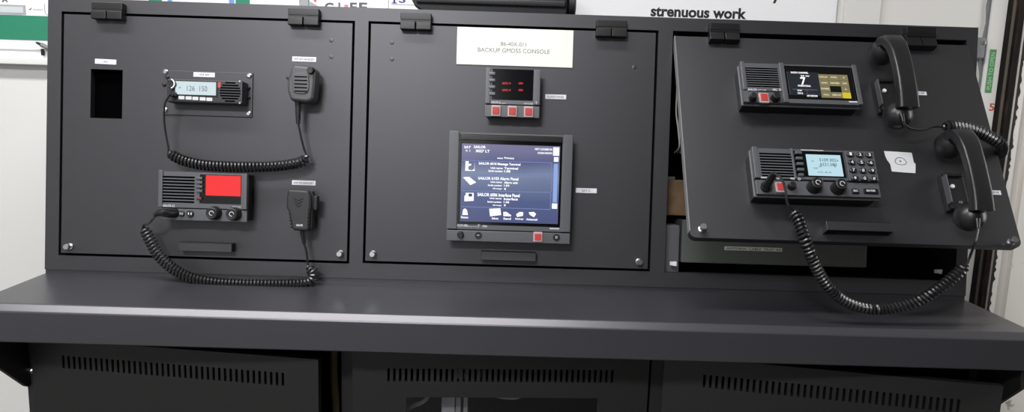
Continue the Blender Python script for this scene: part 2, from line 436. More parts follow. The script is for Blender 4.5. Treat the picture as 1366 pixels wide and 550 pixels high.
# left door with a cutout
xa, ya = PAN.q(120.8, 125)[0], PAN.q(142, 92.6)[1]; xb, yb = PAN.q(163.3, 125)[0], PAN.q(142, 158)[1]
dl = obj('door', door_plate(OPL, [(xa, xb, yb, ya)]), POWDER, cab)
obj('blanking_plate', B().box(xa-.02, xb+.02, yb-.02, ya+.02, -.024, -.019), VOID, dl)
dm = obj('door', door_plate(OPM), POWDER, cab)
DU0, DU1 = .3093, .8818
PD = PAN.I @ DOOR.M
t = B()
rc = .011; yb0 = -DL+.0015
t.prism([(DU0, 0)] + [(DU0+rc-rc*math.cos(q_), yb0+rc-rc*math.sin(q_)) for q_ in [math.pi/2*i/6 for i in range(7)]] + [(DU1-rc+rc*math.sin(q_), yb0+rc-rc*math.cos(q_)) for q_ in [math.pi/2*i/6 for i in range(7)]] + [(DU1, 0)], -.016, 0, .0008)
do = obj('door', t, POWDER, cab, PD)
plab(do, 'open door panel swung out at the bottom')
obj('edge_return', B().box(DU0-.0012, DU0+.0008, -DL+.013, 0, -.014, .0012, .0006, 1), mat('lit_black_edge', (120, 120, 122), .4, 0, .6), do, PD)  # lighter grey paints in the light caught along the door's left edge
def hinge(px, py, door, w_px=41):
    x, y, w, _ = PAN.wh(px, py, w_px, 10, .012)
    b = B()
    b.box(x-w/2, x+w/2, y+.0015, y+.0155, 0, .017, .0015)
    b.box(x-w/2, x-.0008, y-.0165, y-.0015, .0004, .019, .0015); b.box(x+.0008, x+w/2, y-.0165, y-.0015, .0004, .019, .0015)
    b.tube([(x-w/2+.001, y, .010), (x+w/2-.001, y, .010)], .0065, 12)
    obj('hinge', b, HINGE, door)
for px, py, d_ in ((144, 14.5, dl), (405.5, 22.5, dl), (555, 28.5, dm), (815.5, 38, dm)): hinge(px, py, d_)
def hinge_open(px, py):
    x, y, w, _ = PAN.wh(px, py, 40, 10, .012); b = B()
    b.box(x-w/2, x+w/2, y+.0015, y+.0155, 0, .017, .0015)
    b.tube([(x-w/2+.001, y, .010), (x+w/2-.001, y, .010)], .0065, 12)
    M2 = PAN.M.inverted() @ DOOR.M
    for s0, s1 in ((x-w/2, x-.0008), (x+.0008, x+w/2)): b.box(s0, s1, -.017, .004, .0004, .017, .0015, M=M2)
    obj('hinge', b, HINGE, do)
hinge_open(966, 42); hinge_open(1228, 47)
def screw(fr, px, py, door, M=None):
    x, y = fr.q(px, py, .012)
    b = B().lathe([(.0062, 0), (.0062, .002), (.004, .003), (.004, .007), (.0058, .0075), (.0058, .0135), (.0048, .015)], x, y, 18)
    obj('thumbscrew', b, STEEL, door, M)
for a in ((88.5, 329.5, dl), (452.5, 339, dl), (496.5, 339.5, dm), (853.5, 350, dm)): screw(PAN, *a)
screw(DOOR, 938.5, 302.5, do, PD); screw(DOOR, 1353.5, 320, do, PD)
def pull(fr, px, py, w_px, door, M=None):
    x, y, w, h = fr.wh(px, py, w_px, 12, .02); b = B(); hh = .0085
    b.box(x-w/2, x+w/2, y+hh-.002, y+hh, 0, .02, .0006, 1).box(x-w/2, x+w/2, y-hh, y+hh, .018, .02, .0006, 1)
    for s in (-1, 1):
        e = x+s*(w/2-.001); b.box(e-.001, e+.001, y-hh, y+hh, 0, .0195, .0004, 1)
    obj('pull_handle', b, POWDER, door, M)
pull(PAN, 273.5, 330, 71, dl); pull(PAN, 678, 342, 73, dm); pull(DOOR, 1147, 302, 88, do, PD)
for px, py, d_ in ((442, 54, dl), (442, 76, dl), (523, 57, dm), (523, 79, dm), (846, 90, dm)):
    x, y = PAN.q(px, py); obj('rivet', B().ell((x, y, -.0012), (.006, .006, .0017)), POWDER, d_)
# latch tabs at the bottom corners of the open bay
for px, py in ((898, 352), (1252, 362.5)):
    x, y, w, h = PAN.wh(px, py, 8, 5, -.01)
    obj('latch_tab', B().box(x-w*.5, x+w*.5, y-h*.4, y+h*.4, -.016, -.012, .0006) if 0 else B().box(x-w*.5, x+w*.5, y-h/2, y+h/2, -.016, -.012, .0006).box(x, x+w*.55, y-h*.6, y+h*.6, -.013, -.008, .0006), mat('white_tab', (215, 215, 218), .4), cab)

# inside the open bay
x0, y0 = PAN.q(960, 352, -.03); x1, _ = PAN.q(1157, 345, -.03); _, y1 = PAN.q(1060, 300, -.03); _, yb = PAN.q(1060, 355, -.03)
rk = thing('rack_unit', PAN, 'dark grey equipment drawer below the open right door', 'equipment')
obj('casing', B().box(.345, x1, yb, yb+.085, -.22, -.032, .002), mat('rack_grey_paint', (74, 78, 74), .5, 0, .5), rk)
k = PAN.wh(1005, 332.5, 77, 5, -.031)
obj('name_strip', B().cbox(k[0], k[1], k[2], k[3], -.032, -.0312, .0002, 1), mat('name_strip_grey', (190, 190, 182), .5), rk)
obj('lettering', B().text('ANTENNA  CABLE  TRAY  IN', k[0], k[1], k[2]*.94, k[3]*.62, -.0312, .01), mat('pale_print_dark', (52, 54, 52), .6), rk)
ps = thing('power_supply', PAN, 'dusty brown metal box inside the open bay beside the left divider', 'equipment')
k = PAN.q(908, 240, -.06); k2 = PAN.q(908, 288, -.06)
obj('casing', B().box(.312, .40, k2[1], k[1], -.18, -.06, .003), mat('brown_box', (104, 82, 54), .6, var=.6, vscale=45), ps)
obj('lug', B().box(.318, .334, k[1], k[1]+.006, -.075, -.062, .001), STEEL, ps)
k = PAN.q(905, 300, -.04)
pl_ = thing('grey_cover_plate', PAN, 'grey metal cover plate standing at the left end inside the open bay', 'plate')
obj('sheet', B().box(.3115, .343, .03, k[1], -.10, -.036, .006), mat('grey_cover', (96, 96, 100), .35, 0, .6), pl_)
wr = thing('wire_loom', PAN, 'short bundle of pale wires hanging inside open bay near the top left', 'wires')
for dx, mm in ((0, mat('pale_wire', (190, 188, 180), .5)), (.006, mat('grey_wire', (110, 110, 112), .5)), (.012, MATS['pale_wire'])):
    a, b_ = PAN.q(902, 150, -.05), PAN.q(906, 196, -.05)
    obj('wire', B().tube(smooth([(a[0]+dx, a[1]+.05, -.05), (a[0]+dx, a[1], -.05), ((a[0]+b_[0])/2+dx*.3, (a[1]+b_[1])/2, -.045), (b_[0]+dx, b_[1], -.05), (b_[0]+dx, b_[1]-.01, -.09)], 6), .0015, 8), mm, wr)

# ------------------------------------------------------------------ writing ledge and lower cabinet
LD = .2067; ZB = .685; R_ = .013
led = thing('writing_ledge', Frame(Matrix.Translation((0, 0, .75))), 'long black writing ledge with rounded front edge across the console', 'ledge')
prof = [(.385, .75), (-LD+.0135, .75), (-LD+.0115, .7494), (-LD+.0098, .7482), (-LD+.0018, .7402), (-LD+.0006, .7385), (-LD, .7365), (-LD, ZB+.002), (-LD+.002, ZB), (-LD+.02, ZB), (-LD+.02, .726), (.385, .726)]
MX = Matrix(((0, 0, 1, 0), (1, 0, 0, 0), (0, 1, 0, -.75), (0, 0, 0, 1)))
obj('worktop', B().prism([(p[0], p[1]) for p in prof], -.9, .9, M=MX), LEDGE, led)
def bracket(x0, x1, pts):
    obj('end_bracket', B().prism([(p[0], p[1]) for p in pts], x0, x1, M=MX), LOWER, led)
bracket(-.9, -.893, [(-LD+.021, .724), (-LD+.021, .664), (-.19, .652), (-.0875, .5567), (-.080, .552), (-.0735, .5535), (-.0735, .724)])
bracket(.893, .9, [(-LD+.021, .724), (-LD+.021, .664), (-.19, .647), (-.1284, .5862), (-.0875, .5567), (-.0735, .5535), (-.0735, .724)])
YL = -.0729
LF = Frame(Matrix(((1, 0, 0, 0), (0, 0, -1, YL), (0, 1, 0, 0), (0, 0, 0, 1))))
low = thing('base_cabinet', LF, 'black base cabinet below the ledge with three slotted doors standing ajar', 'cabinet')
ZT = .7245
L1, L2, L3 = (-.8785, -.3085, .11, .70), (-.2845, .2755, .11, .70), (.2985, .8785, .11, .70)
obj('front_frame', B().plate(-.8925, .8925, .0, ZT, -.02, 0, [L1, L2, L3]), LOWER, low)
obj('side_panel', B().box(-.9, -.8925, 0, ZT, -.45, 0), LOWER, low)
obj('side_panel', B().box(.8925, .9, 0, ZT, -.45, 0), LOWER, low)
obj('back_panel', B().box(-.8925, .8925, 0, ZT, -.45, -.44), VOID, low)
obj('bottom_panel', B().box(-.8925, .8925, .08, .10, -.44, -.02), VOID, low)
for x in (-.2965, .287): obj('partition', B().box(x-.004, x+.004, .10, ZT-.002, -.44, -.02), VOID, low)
for px, py in ((42, 495),):
    x, y = LF.q(px, py); obj('frame_screw', B().lathe([(.005, 0), (.005, .002), (.002, .004)], x, y, 14), STEEL, low)
SZ0, SZ1 = .5957, .6222
def lower_door(hx, ang, sgn, width, ztop, s0, s1, window=None):
    # local frame: x along the door from its hinge, y up, z out
    M = Matrix.Translation((hx, 0, .001)) @ Matrix.Rotation(-ang*sgn, 4, 'Y')
    M = M @ Matrix.Diagonal((sgn, 1, 1, 1))
    n = 40; pitch = (s1-s0)/(n-1); holes = [(s0+i*pitch-.0024, s0+i*pitch+.0024, SZ0+.001, SZ1-.001) for i in range(n)]
    if window: holes.append(window)
    b = B().plate(.0, width, .12, ztop, 0, .014, holes)
    b.bm.transform(M); bmesh.ops.recalc_face_normals(b.bm, faces=b.bm.faces[:])
    o = obj('door', b, LOWER, low)
    return o, M
dA, MA = lower_door(-.878, .1245, 1, .5532, .6509, .0644, .4876)
WIN = (.0936, .4497, .22, .5660)
dB, MB_ = lower_door(.2675, .055, -1, .5475, .6560, .0692, .4824, WIN)
dC, MC = lower_door(.29+.008, .1906, 1, .5731, .6524, .0829-.008, .5141-.008)
def smoked():
    m = bpy.data.materials.new('smoked_glass'); m.use_nodes = True; nt = m.node_tree; nt.nodes.remove(nt.nodes['Principled BSDF'])
    tr = nt.nodes.new('ShaderNodeBsdfTransparent'); tr.inputs['Color'].default_value = (.8, .8, .82, 1)
    gl = nt.nodes.new('ShaderNodeBsdfGlossy'); gl.inputs['Roughness'].default_value = .05
    fr = nt.nodes.new('ShaderNodeFresnel'); fr.inputs['IOR'].default_value = 1.5
    mx = nt.nodes.new('ShaderNodeMixShader')
    nt.links.new(fr.outputs['Fac'], mx.inputs['Fac']); nt.links.new(tr.outputs['BSDF'], mx.inputs[1]); nt.links.new(gl.outputs['BSDF'], mx.inputs[2])
    nt.links.new(mx.outputs['Shader'], nt.nodes['Material Output'].inputs['Surface']); return m
obj('window_pane', B().box(WIN[0], WIN[1], WIN[2], WIN[3], .004, .008, M=MB_), smoked(), dB)
# equipment seen through the pane and the slots
def lowthing(name, label, cat): return thing(name, LF, label, cat)
rl = lowthing('rack_rail', 'pale steel rack rail behind the smoked window of the middle base door', 'rail')
x, y = LF.q(616, 535, -.02)
obj('channel', B().box(x-.012, x+.012, .14, .64, -.055, -.022, .002), mat('bright_steel', (225, 225, 220), .4, .2), rl)
obj('slot_strip', B().box(x-.002, x+.003, .14, .64, -.022, -.020), BLACKP, rl)
x, y = LF.q(597, 540, -.02)
tb = lowthing('terminal_block', 'white terminal block with small teeth beside the rack rail', 'terminal block')
obj('block', B().box(x-.012, x+.014, .42, .555, -.05, -.024, .002), mat('terminal_white', (240, 240, 236), .5), tb)
obj('teeth', B().box(x-.011, x-.006, .545, .553, -.024, -.018, .001).box(x-.003, x+.002, .545, .556, -.024, -.018, .001).box(x+.005, x+.010, .545, .559, -.024, -.018, .001), MATS['terminal_white'], tb)
cb = mat('cable_pale', (242, 236, 225), .45)
for nm, pts, lb in (('cable_loop', ((640, 520), (655, 526), (672, 530), (690, 530), (698, 522)), 'pale cable loop behind the middle of the smoked window'),
                    ('cable_loop', ((541, 545), (552, 541), (563, 537), (570, 530), (574, 515)), 'pale cable loop at the left edge of the smoked window')):
    o = lowthing(nm, lb, 'cable')
    P3 = [(*LF.q(px, py, -.02), -.02) for px, py in pts]
    obj('sheath', B().tube(smooth([(P3[0][0], P3[0][1]+.02, -.06)] + P3 + [(P3[-1][0], P3[-1][1]+.02, -.06)], 8), .0042, 10), cb, o)
x, y = LF.q(632, 528, -.02)
o = lowthing('cable_gland', 'small white cable gland next to the rack rail under the slots', 'gland')
obj('body', B().cyl(x, y+.003, -.045, -.02, .007, .002), cb, o)
o = lowthing('hanging_cable', 'dull yellow cable hanging in gap beside the open left base door', 'cable')
x, y = LF.q(444, 520, -.03)
obj('sheath', B().tube(smooth([(x-.004, .64, -.07), (x-.002, .58, -.05), (x+.002, .5, -.045), (x, .35, -.05), (x, .15, -.06)], 8), .007, 10), mat('dull_yellow', (150, 138, 90), .5), o)

# ------------------------------------------------------------------ black box on the console top
Yb = .12
bx0, bx1 = at(547, 5, Yb).x, at(757, 8, Yb).x; zt = 1.2795
TOPF = Frame(Matrix(((1, 0, 0, (bx0+bx1)/2), (0, 0, -1, Yb), (0, 1, 0, zt), (0, 0, 0, 1))))
tp = thing('black_box', TOPF, 'long black ribbed box with round end knob standing on the console top', 'box')
w = bx1-bx0; hw = w/2
pr = [(-hw+.028, .0), (hw-.006, .0), (hw, .006), (hw, .12), (-hw+.0, .12), (-hw, .028), (-hw+.010, .010)]
obj('housing', B().prism(pr, -.14, 0, .004), BLACKP, tp)
rb = B()
for i in range(4): rb.box(-hw+.012, hw-.004, .017+i*.028, .029+i*.028, 0, .010, .003)
obj('rib', rb, mat('black_rib', (30, 31, 33), .35), tp)
obj('end_knob', B().lathe([(.022, 0), (.026, .003), (.026, .014), (.022, .017)], 0, 0, 28, M=Matrix.Translation((hw+.001, .026, -.03)) @ Matrix.Rotation(math.pi/2, 4, 'Y')), BLACKP, tp)

# ------------------------------------------------------------------ stickers on the doors
def sticker(fr, px, py, w_, h_, txt, label, name='label_sticker', group='white label strips on the console doors', m=LABEL, tilt=0, fill=.62):
    x, y, w, h = fr.wh(px, py, w_, h_)
    o = thing(name, Frame(fr.at(x, y).M @ Matrix.Rotation(tilt, 4, 'Z')), label, 'label', group)
    obj('strip', B().cbox(0, 0, w, h, .0002, .0011, .0003, 1), m, o)
    if txt: obj('lettering', B().text(txt, 0, 0, w*fill, h*.5, .0011), INK, o)
    return o
sticker(PAN, 141.2, 82.5, 28.5, 6.6, 'AIS', 'white label strip above the dark cutout on left door', tilt=-.02, fill=.2)
sticker(PAN, 406, 79.2, 32, 6.5, 'VHF AM HANDSET', 'white label strip directly above the upper hand microphone', fill=.86)
sticker(PAN, 405.4, 244.2, 31.5, 6.2, 'VHF FM HANDSET', 'white label strip directly above the lower hand microphone', fill=.86)
sticker(PAN, 741.3, 129.4, 28, 6.2, 'ALARM PANEL', 'white label strip to the right of the three-button alarm panel', fill=.82)
sticker(PAN, 782, 254.5, 28, 6.4, 'SAT-C', 'white label strip to the right of the large touch screen', fill=.42)
sticker(DOOR, 1226.5, 124.8, 18.5, 4.8, 'VHF', 'short white label strip right of the upper telephone handset', fill=.7)
sticker(DOOR, 1327.5, 257.3, 15, 5.8, 'MF/HF', 'short white label strip right of the lower telephone handset', fill=.6)
x, y, w, h = PAN.wh(687, 63.5, 155, 50)
sg = thing('sign_plate', PAN.at(x, y), 'ivory sign plate reading BACKUP GMDSS CONSOLE at top of middle door', 'sign')
obj('plate', B().cbox(0, 0, w, h, .0002, .0022, .0006, 1), PLATEW, sg)
l1 = PAN.wh(685, 59.3, 34, 5.4); l2 = PAN.wh(685.5, 68, 96, 5.6)
obj('lettering', B().text('86-40X-011', l1[0]-x, l1[1]-y, l1[2], l1[3], .0022).text('BACKUP GMDSS CONSOLE', l2[0]-x, l2[1]-y, l2[2], l2[3], .0022), ENGR, sg)
pts = [DOOR.q(1170+a/11, 190+b/11) for a, b in ((100, 130), (300, 141), (505, 155), (522, 230), (538, 298), (562, 320), (560, 455), (400, 445), (215, 430), (190, 320), (140, 250), (118, 200))]
cx, cyy = sum(p[0] for p in pts)/len(pts), sum(p[1] for p in pts)/len(pts)
nt_ = thing('paper_note', DOOR.at(cx, cyy), 'torn white paper scrap with a hand-drawn eye shape beside keypad radio', 'note')
obj('paper', B().prism([(p[0]-cx, p[1]-cyy) for p in pts], .0002, .0007), mat('scrap_paper', (205, 206, 208), .7), nt_)
ey = [DOOR.q(1170+a/11, 190+b/11) for a, b in ((260, 278), (280, 240), (335, 226), (390, 250), (424, 292), (410, 325), (345, 332), (290, 318), (262, 290), (260, 278))]
dr_ = B().tube(smooth([(p[0]-cx, p[1]-cyy, .0008) for p in ey], 6), .0006, 6)
e0 = DOOR.q(1170+338/11, 190+280/11); dr_.ell((e0[0]-cx, e0[1]-cyy, .0007), (.0018, .0018, .0005))
obj('drawing', dr_, mat('pencil', (92, 92, 98), .7), nt_)

# ------------------------------------------------------------------ device helper
class Dev:
    def __init__(s, name, fr, px, py, d, label, cat):
        x, y = fr.q(px, py, d); s.F = fr.at(x, y); s.o = thing(name, s.F, label, cat); s.d = d
    def wh(s, px, py, w, h, d=None): return s.F.wh(px, py, w, h, s.d if d is None else d)
    def q(s, px, py, d=None): return s.F.q(px, py, s.d if d is None else d)
    def add(s, name, b, m, parent=None): return obj(name, b, m, parent or s.o)
    def rect(s, b, px, py, w, h, z0, z1, bev=0, d=None):
        k = s.wh(px, py, w, h, d); return b.cbox(*k, z0, z1, bev)
    def txt(s, b, t, px, py, w, h, z=None, bold=0, d=None):
        z = s.d if z is None else z; k = s.F.wh(px, py, w, h, z); return b.text(t, *k, z, bold)
    def slats(s, px, py, w, h, n, z):
        k = s.wh(px, py, w, h); x, y, W, H = k; g = B()
        for i in range(n):
            yy = y - H/2 + H*(i+.5)/n
            g.box(x-W/2, x+W/2, yy-H/n*.28, yy+H/n*.28, z-.0035, z+.0008, .0006, 1)
        return g
def plug_jack(dev, px, py, r, ln, parent=None):
    x, y = dev.q(px, py, dev.d+ln)
    return dev.add('plug', B().lathe([(r*1.1, dev.d), (r*1.1, dev.d+.004), (r, dev.d+.005), (r*.95, dev.d+ln-.002), (r*.7, dev.d+ln)], x, y, 18), SOFTB, parent)

# ---- airband radio (left door, top)
D = Dev('airband_radio', PAN, 277, 125, .004, 'small airband radio on a plate, white display reading 126.150', 'radio')
pp = [D.q(*p) for p in ((218, 93), (337, 98), (336, 157.5), (217.4, 152))]
W = (pp[1][0]-pp[0][0]+pp[2][0]-pp[3][0])/2; Hh = (pp[0][1]-pp[3][1]+pp[1][1]-pp[2][1])/2
mx = sum(p[0] for p in pp)/4; my = sum(p[1] for p in pp)/4
D.add('mounting_plate', B().cbox(mx, my, W, Hh, .0002, .004, .001), POWDER)
for px, py in ((220.8, 96), (332.5, 101.2), (331.7, 151.7), (220.5, 147)):
    x, y = D.q(px, py); D.add('screw', B().lathe([(.0052, .004), (.0052, .0052), (.003, .0068)], x, y, 14), STEEL)
D.d = .036
pp = [D.q(*p) for p in ((222, 104), (324, 108.6), (323, 139.8), (222, 135.6))]
bx_, by_ = (pp[0][0]+pp[1][0]+pp[2][0]+pp[3][0])/4, sum(p[1] for p in pp)/4; bw = (pp[1][0]-pp[0][0]+pp[2][0]-pp[3][0])/2; bh = (pp[0][1]-pp[3][1]+pp[1][1]-pp[2][1])/2
body = D.add('body', B().cbox(bx_, by_, bw, bh, .004, .036, .003), mat('airband_black', (34, 35, 38), .4, 0, .6))
k = D.wh(261.5, 118, 54, 17.5)
D.add('display_bezel', B().cbox(k[0], k[1], k[2]+.006, k[3]+.005, .0355, .0375, .001), BLACKP)
ds = D.add('display', B().cbox(*k, .0375, .0382), mat('lcd_white', (214, 232, 238), .3, emit=.92))
t = B(); D.txt(t, '126  150', 263, 118.2, 27, 7, .0382); D.txt(t, '-', 240, 117, 3, 1, .0382)
D.add('digits', t, mat('lcd_grey', (128, 146, 152), .4, emit=.5), ds)
for px, py in ((242.5, 130.4), (252, 130.9), (261, 131.5), (270.7, 132.1), (279.6, 132.7)):
    D.add('button', D.rect(B(), px, py, 7.6, 4.4, .036, .0385, .0008), mat('backlit_key', (245, 246, 248), .4, emit=.9))
plab(D.add('caution_sticker', D.rect(B(), 291, 113.3, 6.6, 7, .036, .0366), mat('dull_red', (186, 66, 64), .5)), 'small red sticker')
x, y, w, h = D.wh(307, 122.8, 28, 28)
g = B(); n = 8
for i in range(n):
    yy = -h/2 + h*(i+.5)/n; hw_ = math.sqrt(max(0, (h/2)**2-yy*yy))
    g.box(x-hw_, x+hw_, y+yy-h/n*.27, y+yy+h/n*.27, .0358, .0366, .0004, 1)
D.add('speaker_grille', g, VOID)
x, y = D.q(226.6, 111.8, .05); r = D.wh(226, 112, 13, 13)[2]/2
kb = D.add('knob', B().knob(x, y, .036, .014, r*.82, 14), BLACKP)
a = [(x+r*.95*math.cos(t_), y+r*.95*math.sin(t_), .051) for t_ in [math.radians(-70+10*i) for i in range(15)]]
D.add('index_ring', B().tube(a, .0013, 8), mat('ring_white', (225, 226, 228), .3), kb)
x, y = D.q(228, 125, .052)
D.add('jack', B().lathe([(.0058, .036), (.0058, .048), (.0045, .052)], x, y, 18), SOFTB)
for px, py in ((331.5, 117), (331.5, 130), (223, 103), (218.6, 113)):
    x, y = D.q(px, py, .006); D.add('stud', B().lathe([(.0035, .004), (.0035, .007), (.002, .008)], x, y, 10), BLACKP)
for px, py in ((320, 108.5), (320, 137.5)):
    x, y = D.q(px, py); D.add('face_screw', B().lathe([(.002, .036), (.0016, .037)], x, y, 10), STEEL)
k = PAN.wh(272.5, 99.9, 28.5, 6.2, .004)
o = thing('label_sticker', PAN.at(k[0], k[1], .004), 'white label strip on the airband radio plate above its display', 'label', 'white label strips on the console doors')
obj('strip', B().cbox(0, 0, k[2], k[3], .0002, .0009, .0003, 1), LABEL, o); obj('lettering', B().text('VHF AM', 0, 0, k[2]*.45, k[3]*.5, .0009), INK, o)

# ---- generic marine radio body: face plate, side shell, lower control strip
def shell(D, quad, split, d, strip_back=.002, m=DGREY):
    """quad: photo corners TL TR BR BL of the face; split: fraction of height taken by the control strip"""
    pp = [D.q(*p) for p in quad]
    w = (pp[1][0]-pp[0][0]+pp[2][0]-pp[3][0])/2; h = (pp[0][1]-pp[3][1]+pp[1][1]-pp[2][1])/2
    x = sum(p[0] for p in pp)/4; y = sum(p[1] for p in pp)/4
    l, r, b, t = x-w/2, x+w/2, y-h/2, y+h/2; sy_ = b+h*split
    D.add('housing', B().cbox(x, y, w-.004, h-.004, .0002, d-.008, .002), BLACKP)
    return l, r, b, t, sy_
# ---- VHF radio with the red display (left door, bottom)
D = Dev('marine_radio', PAN, 270, 262, .042, 'compact marine radio with a glowing red display on the left door', 'radio')
l, r, b, t, s_ = shell(D, ((211, 228.5), (329, 231.5), (330, 297), (212, 293)), .25, .042)
k = D.wh(294.2, 252, 55.5, 41)
fp = D.add('face_plate', B().plate(l, r, s_+.0012, t, .034, .042, [(k[0]-k[2]/2, k[0]+k[2]/2, k[1]-k[3]/2, t-.004)]), DGREY)
D.add('side_bar', B().box(l, l+.008, s_+.0012, t+.002, .042, .0445, .0012), DGREY)
D.add('side_bar', B().box(r-.008, r, s_+.0012, t, .042, .0445, .0012), DGREY)
D.add('control_strip', B().box(l+.002, r, b, s_-.0012, .034, .041, .001), DGREY)
gl = D.add('display_glass', B().cbox(*k, .034, .0405), GLASSB)
ds = D.add('display', D.rect(B(), 297.5, 248, 46.5, 27, .0405, .0412), mat('lcd_red', (246, 26, 32), .3, emit=1.0))
D.add('grille', D.slats(238, 252.8, 43, 37, 9, .042), VOID)
for i, py in enumerate((238, 243.6, 249.2, 255)):
    D.add('soft_key', D.rect(B(), 266.3, py, 8.5, 3.6, .040, .0455, .0012), DGREY)
plab(D.add('soft_key', D.rect(B(), 266, 265, 7, 3.4, .040, .0450, .0012), mat('dark_red_key', (92, 44, 40), .5)), 'dark red key')
tx = B(); D.txt(tx, 'SAILOR 62', 225, 274.6, 16, 3, .042, .01); D.txt(tx, 'VHF DSC', 316, 276.2, 12, 1.8, .042)
D.add('lettering', tx, WHITEP)
for px, py in ((282.2, 284.6), (309, 285.8)):
    x, y = D.q(px, py, .058); kb = D.add('knob', B().knob(x, y, .041, .018, .0125, 24), BLACKP)
    D.add('knob_mark', B().tube([(x+.004*math.cos(q_), y+.004*math.sin(q_), .0588) for q_ in [i*.5 for i in range(11)]], .0006, 6), WHITEP, kb)
for px in (241.8, 253.2):
    x, y = D.q(px, 285.4, .044); D.add('button', B().cyl(x, y, .041, .0455, .0055 if px < 250 else .0065, .0012), BLACKP)
    tt = B(); D.txt(tt, 'SQ' if px < 250 else 'II', px, 285.2, 5, 3, .0456); D.add('button_mark', tt, WHITEP)
x, y = D.q(222, 284.5, .055)
D.add('plug', B().tube([(x+.010, y, .040), (x+.004, y, .054), (x-.004, y+.001, .060), (x-.012, y, .060), (x-.020, y-.004, .058)], [.009, .0085, .0075, .006, .004], 14), SOFTB)

# ---- alarm panel (middle door)
D = Dev('alarm_panel', PAN, 684, 125, .036, 'small square alarm panel with three red push buttons and red digits', 'alarm panel')
l, r, b, t, s_ = shell(D, ((648, 91), (720.8, 94), (720, 158), (646.6, 155.3)), .26, .036)
k = D.wh(684, 113.2, 55, 41.5)
D.add('face_plate', B().plate(l, r, s_+.001, t, .030, .036, [(k[0]-k[2]/2, k[0]+k[2]/2, k[1]-k[3]/2, k[1]+k[3]/2)]), DGREY)
D.add('side_bar', B().box(l, l+.010, s_+.001, t+.001, .036, .0385, .0012), DGREY)
D.add('side_bar', B().box(r-.012, r, s_+.001, t, .036, .0385, .0012), DGREY)
D.add('control_strip', B().box(l, r, b, s_-.001, .030, .036, .001), DGREY)
ds = D.add('display_glass', B().cbox(*k, .030, .0352), GLASSB)
tx = B()
for yy in (111.2, 120.3):
    D.txt(tx, 'SATC', 674, yy, 8, 2.6, .0354, .02); D.txt(tx, '0', 680.3, yy, 2, 2, .0354, .02); D.txt(tx, 'ON', 694.6, yy, 5.5, 2.6, .0354, .02)
D.add('red_digits', tx, mat('led_red', (230, 30, 44), .4, emit=1.2), ds)
for py in (98.5, 107.4, 116.4, 125.4):
    D.add('side_key', D.rect(B(), 656.5, py, 8.5, 4.4, .035, .0405, .0016), mat('grey_key', (96, 98, 100), .35))
for px, py in ((661.6, 148), (683.4, 148.8), (705, 149.6)):
    bz = D.add('alarm_button', D.rect(B(), px, py, 12.6, 14.6, .035, .0405, .0015), REDBZ)
    plab(D.add('lens', D.rect(B(), px, py-.3, 9.2, 9.6, .0405, .0425, .001), REDBTN, bz), 'red lens')
tx = B(); D.txt(tx, 'SAILOR 61', 661.5, 136.6, 12, 2.8, .036, .01); D.txt(tx, 'ALARM', 670.5, 138, 8, 1.4, .036); D.txt(tx, 'SATCOM', 704.8, 138.4, 11.5, 2, .036, .01); D.txt(tx, 'T', 715.6, 137.4, 2.6, 3.4, .0386, .01)
D.add('lettering', tx, WHITEP)

# ---- message terminal (middle door)
D = Dev('touch_terminal', PAN, 681, 250, .036, 'large message terminal with a lit blue touch screen on middle door', 'terminal')
l, r, b, t, s_ = shell(D, ((598.4, 176.3), (764, 180.6), (760.5, 325.4), (596, 321.5)), .105, .036)
scr = D.wh(680.3, 245.4, 131, 104)
hx0, hx1 = l+.0205, r-.0195; hy0 = scr[1]-scr[3]/2-.006
D.add('face_plate', B().plate(l, r, s_+.001, t, .030, .036, [(hx0, hx1, hy0, t-.003)]), DGREY)
D.add('side_bar', B().box(l, hx0-.001, s_+.001, t+.002, .036, .0395, .0014), DGREY)
D.add('side_bar', B().box(hx1+.001, r, s_+.001, t+.001, .036, .0395, .0014), DGREY)
D.add('control_strip', B().box(l, r, b, s_-.0012, .030, .0375, .0012), DGREY)
D.add('top_bezel', B().box(hx0+.001, hx1-.001, scr[1]+scr[3]/2+.007, t-.004, .032, .0385, .001), mat('gloss_black_bezel', (40, 38, 38), .2, 0, .6))
gl = D.add('screen_glass', B().box(hx0, hx1, hy0, t-.003, .030, .0345), GLASSB)
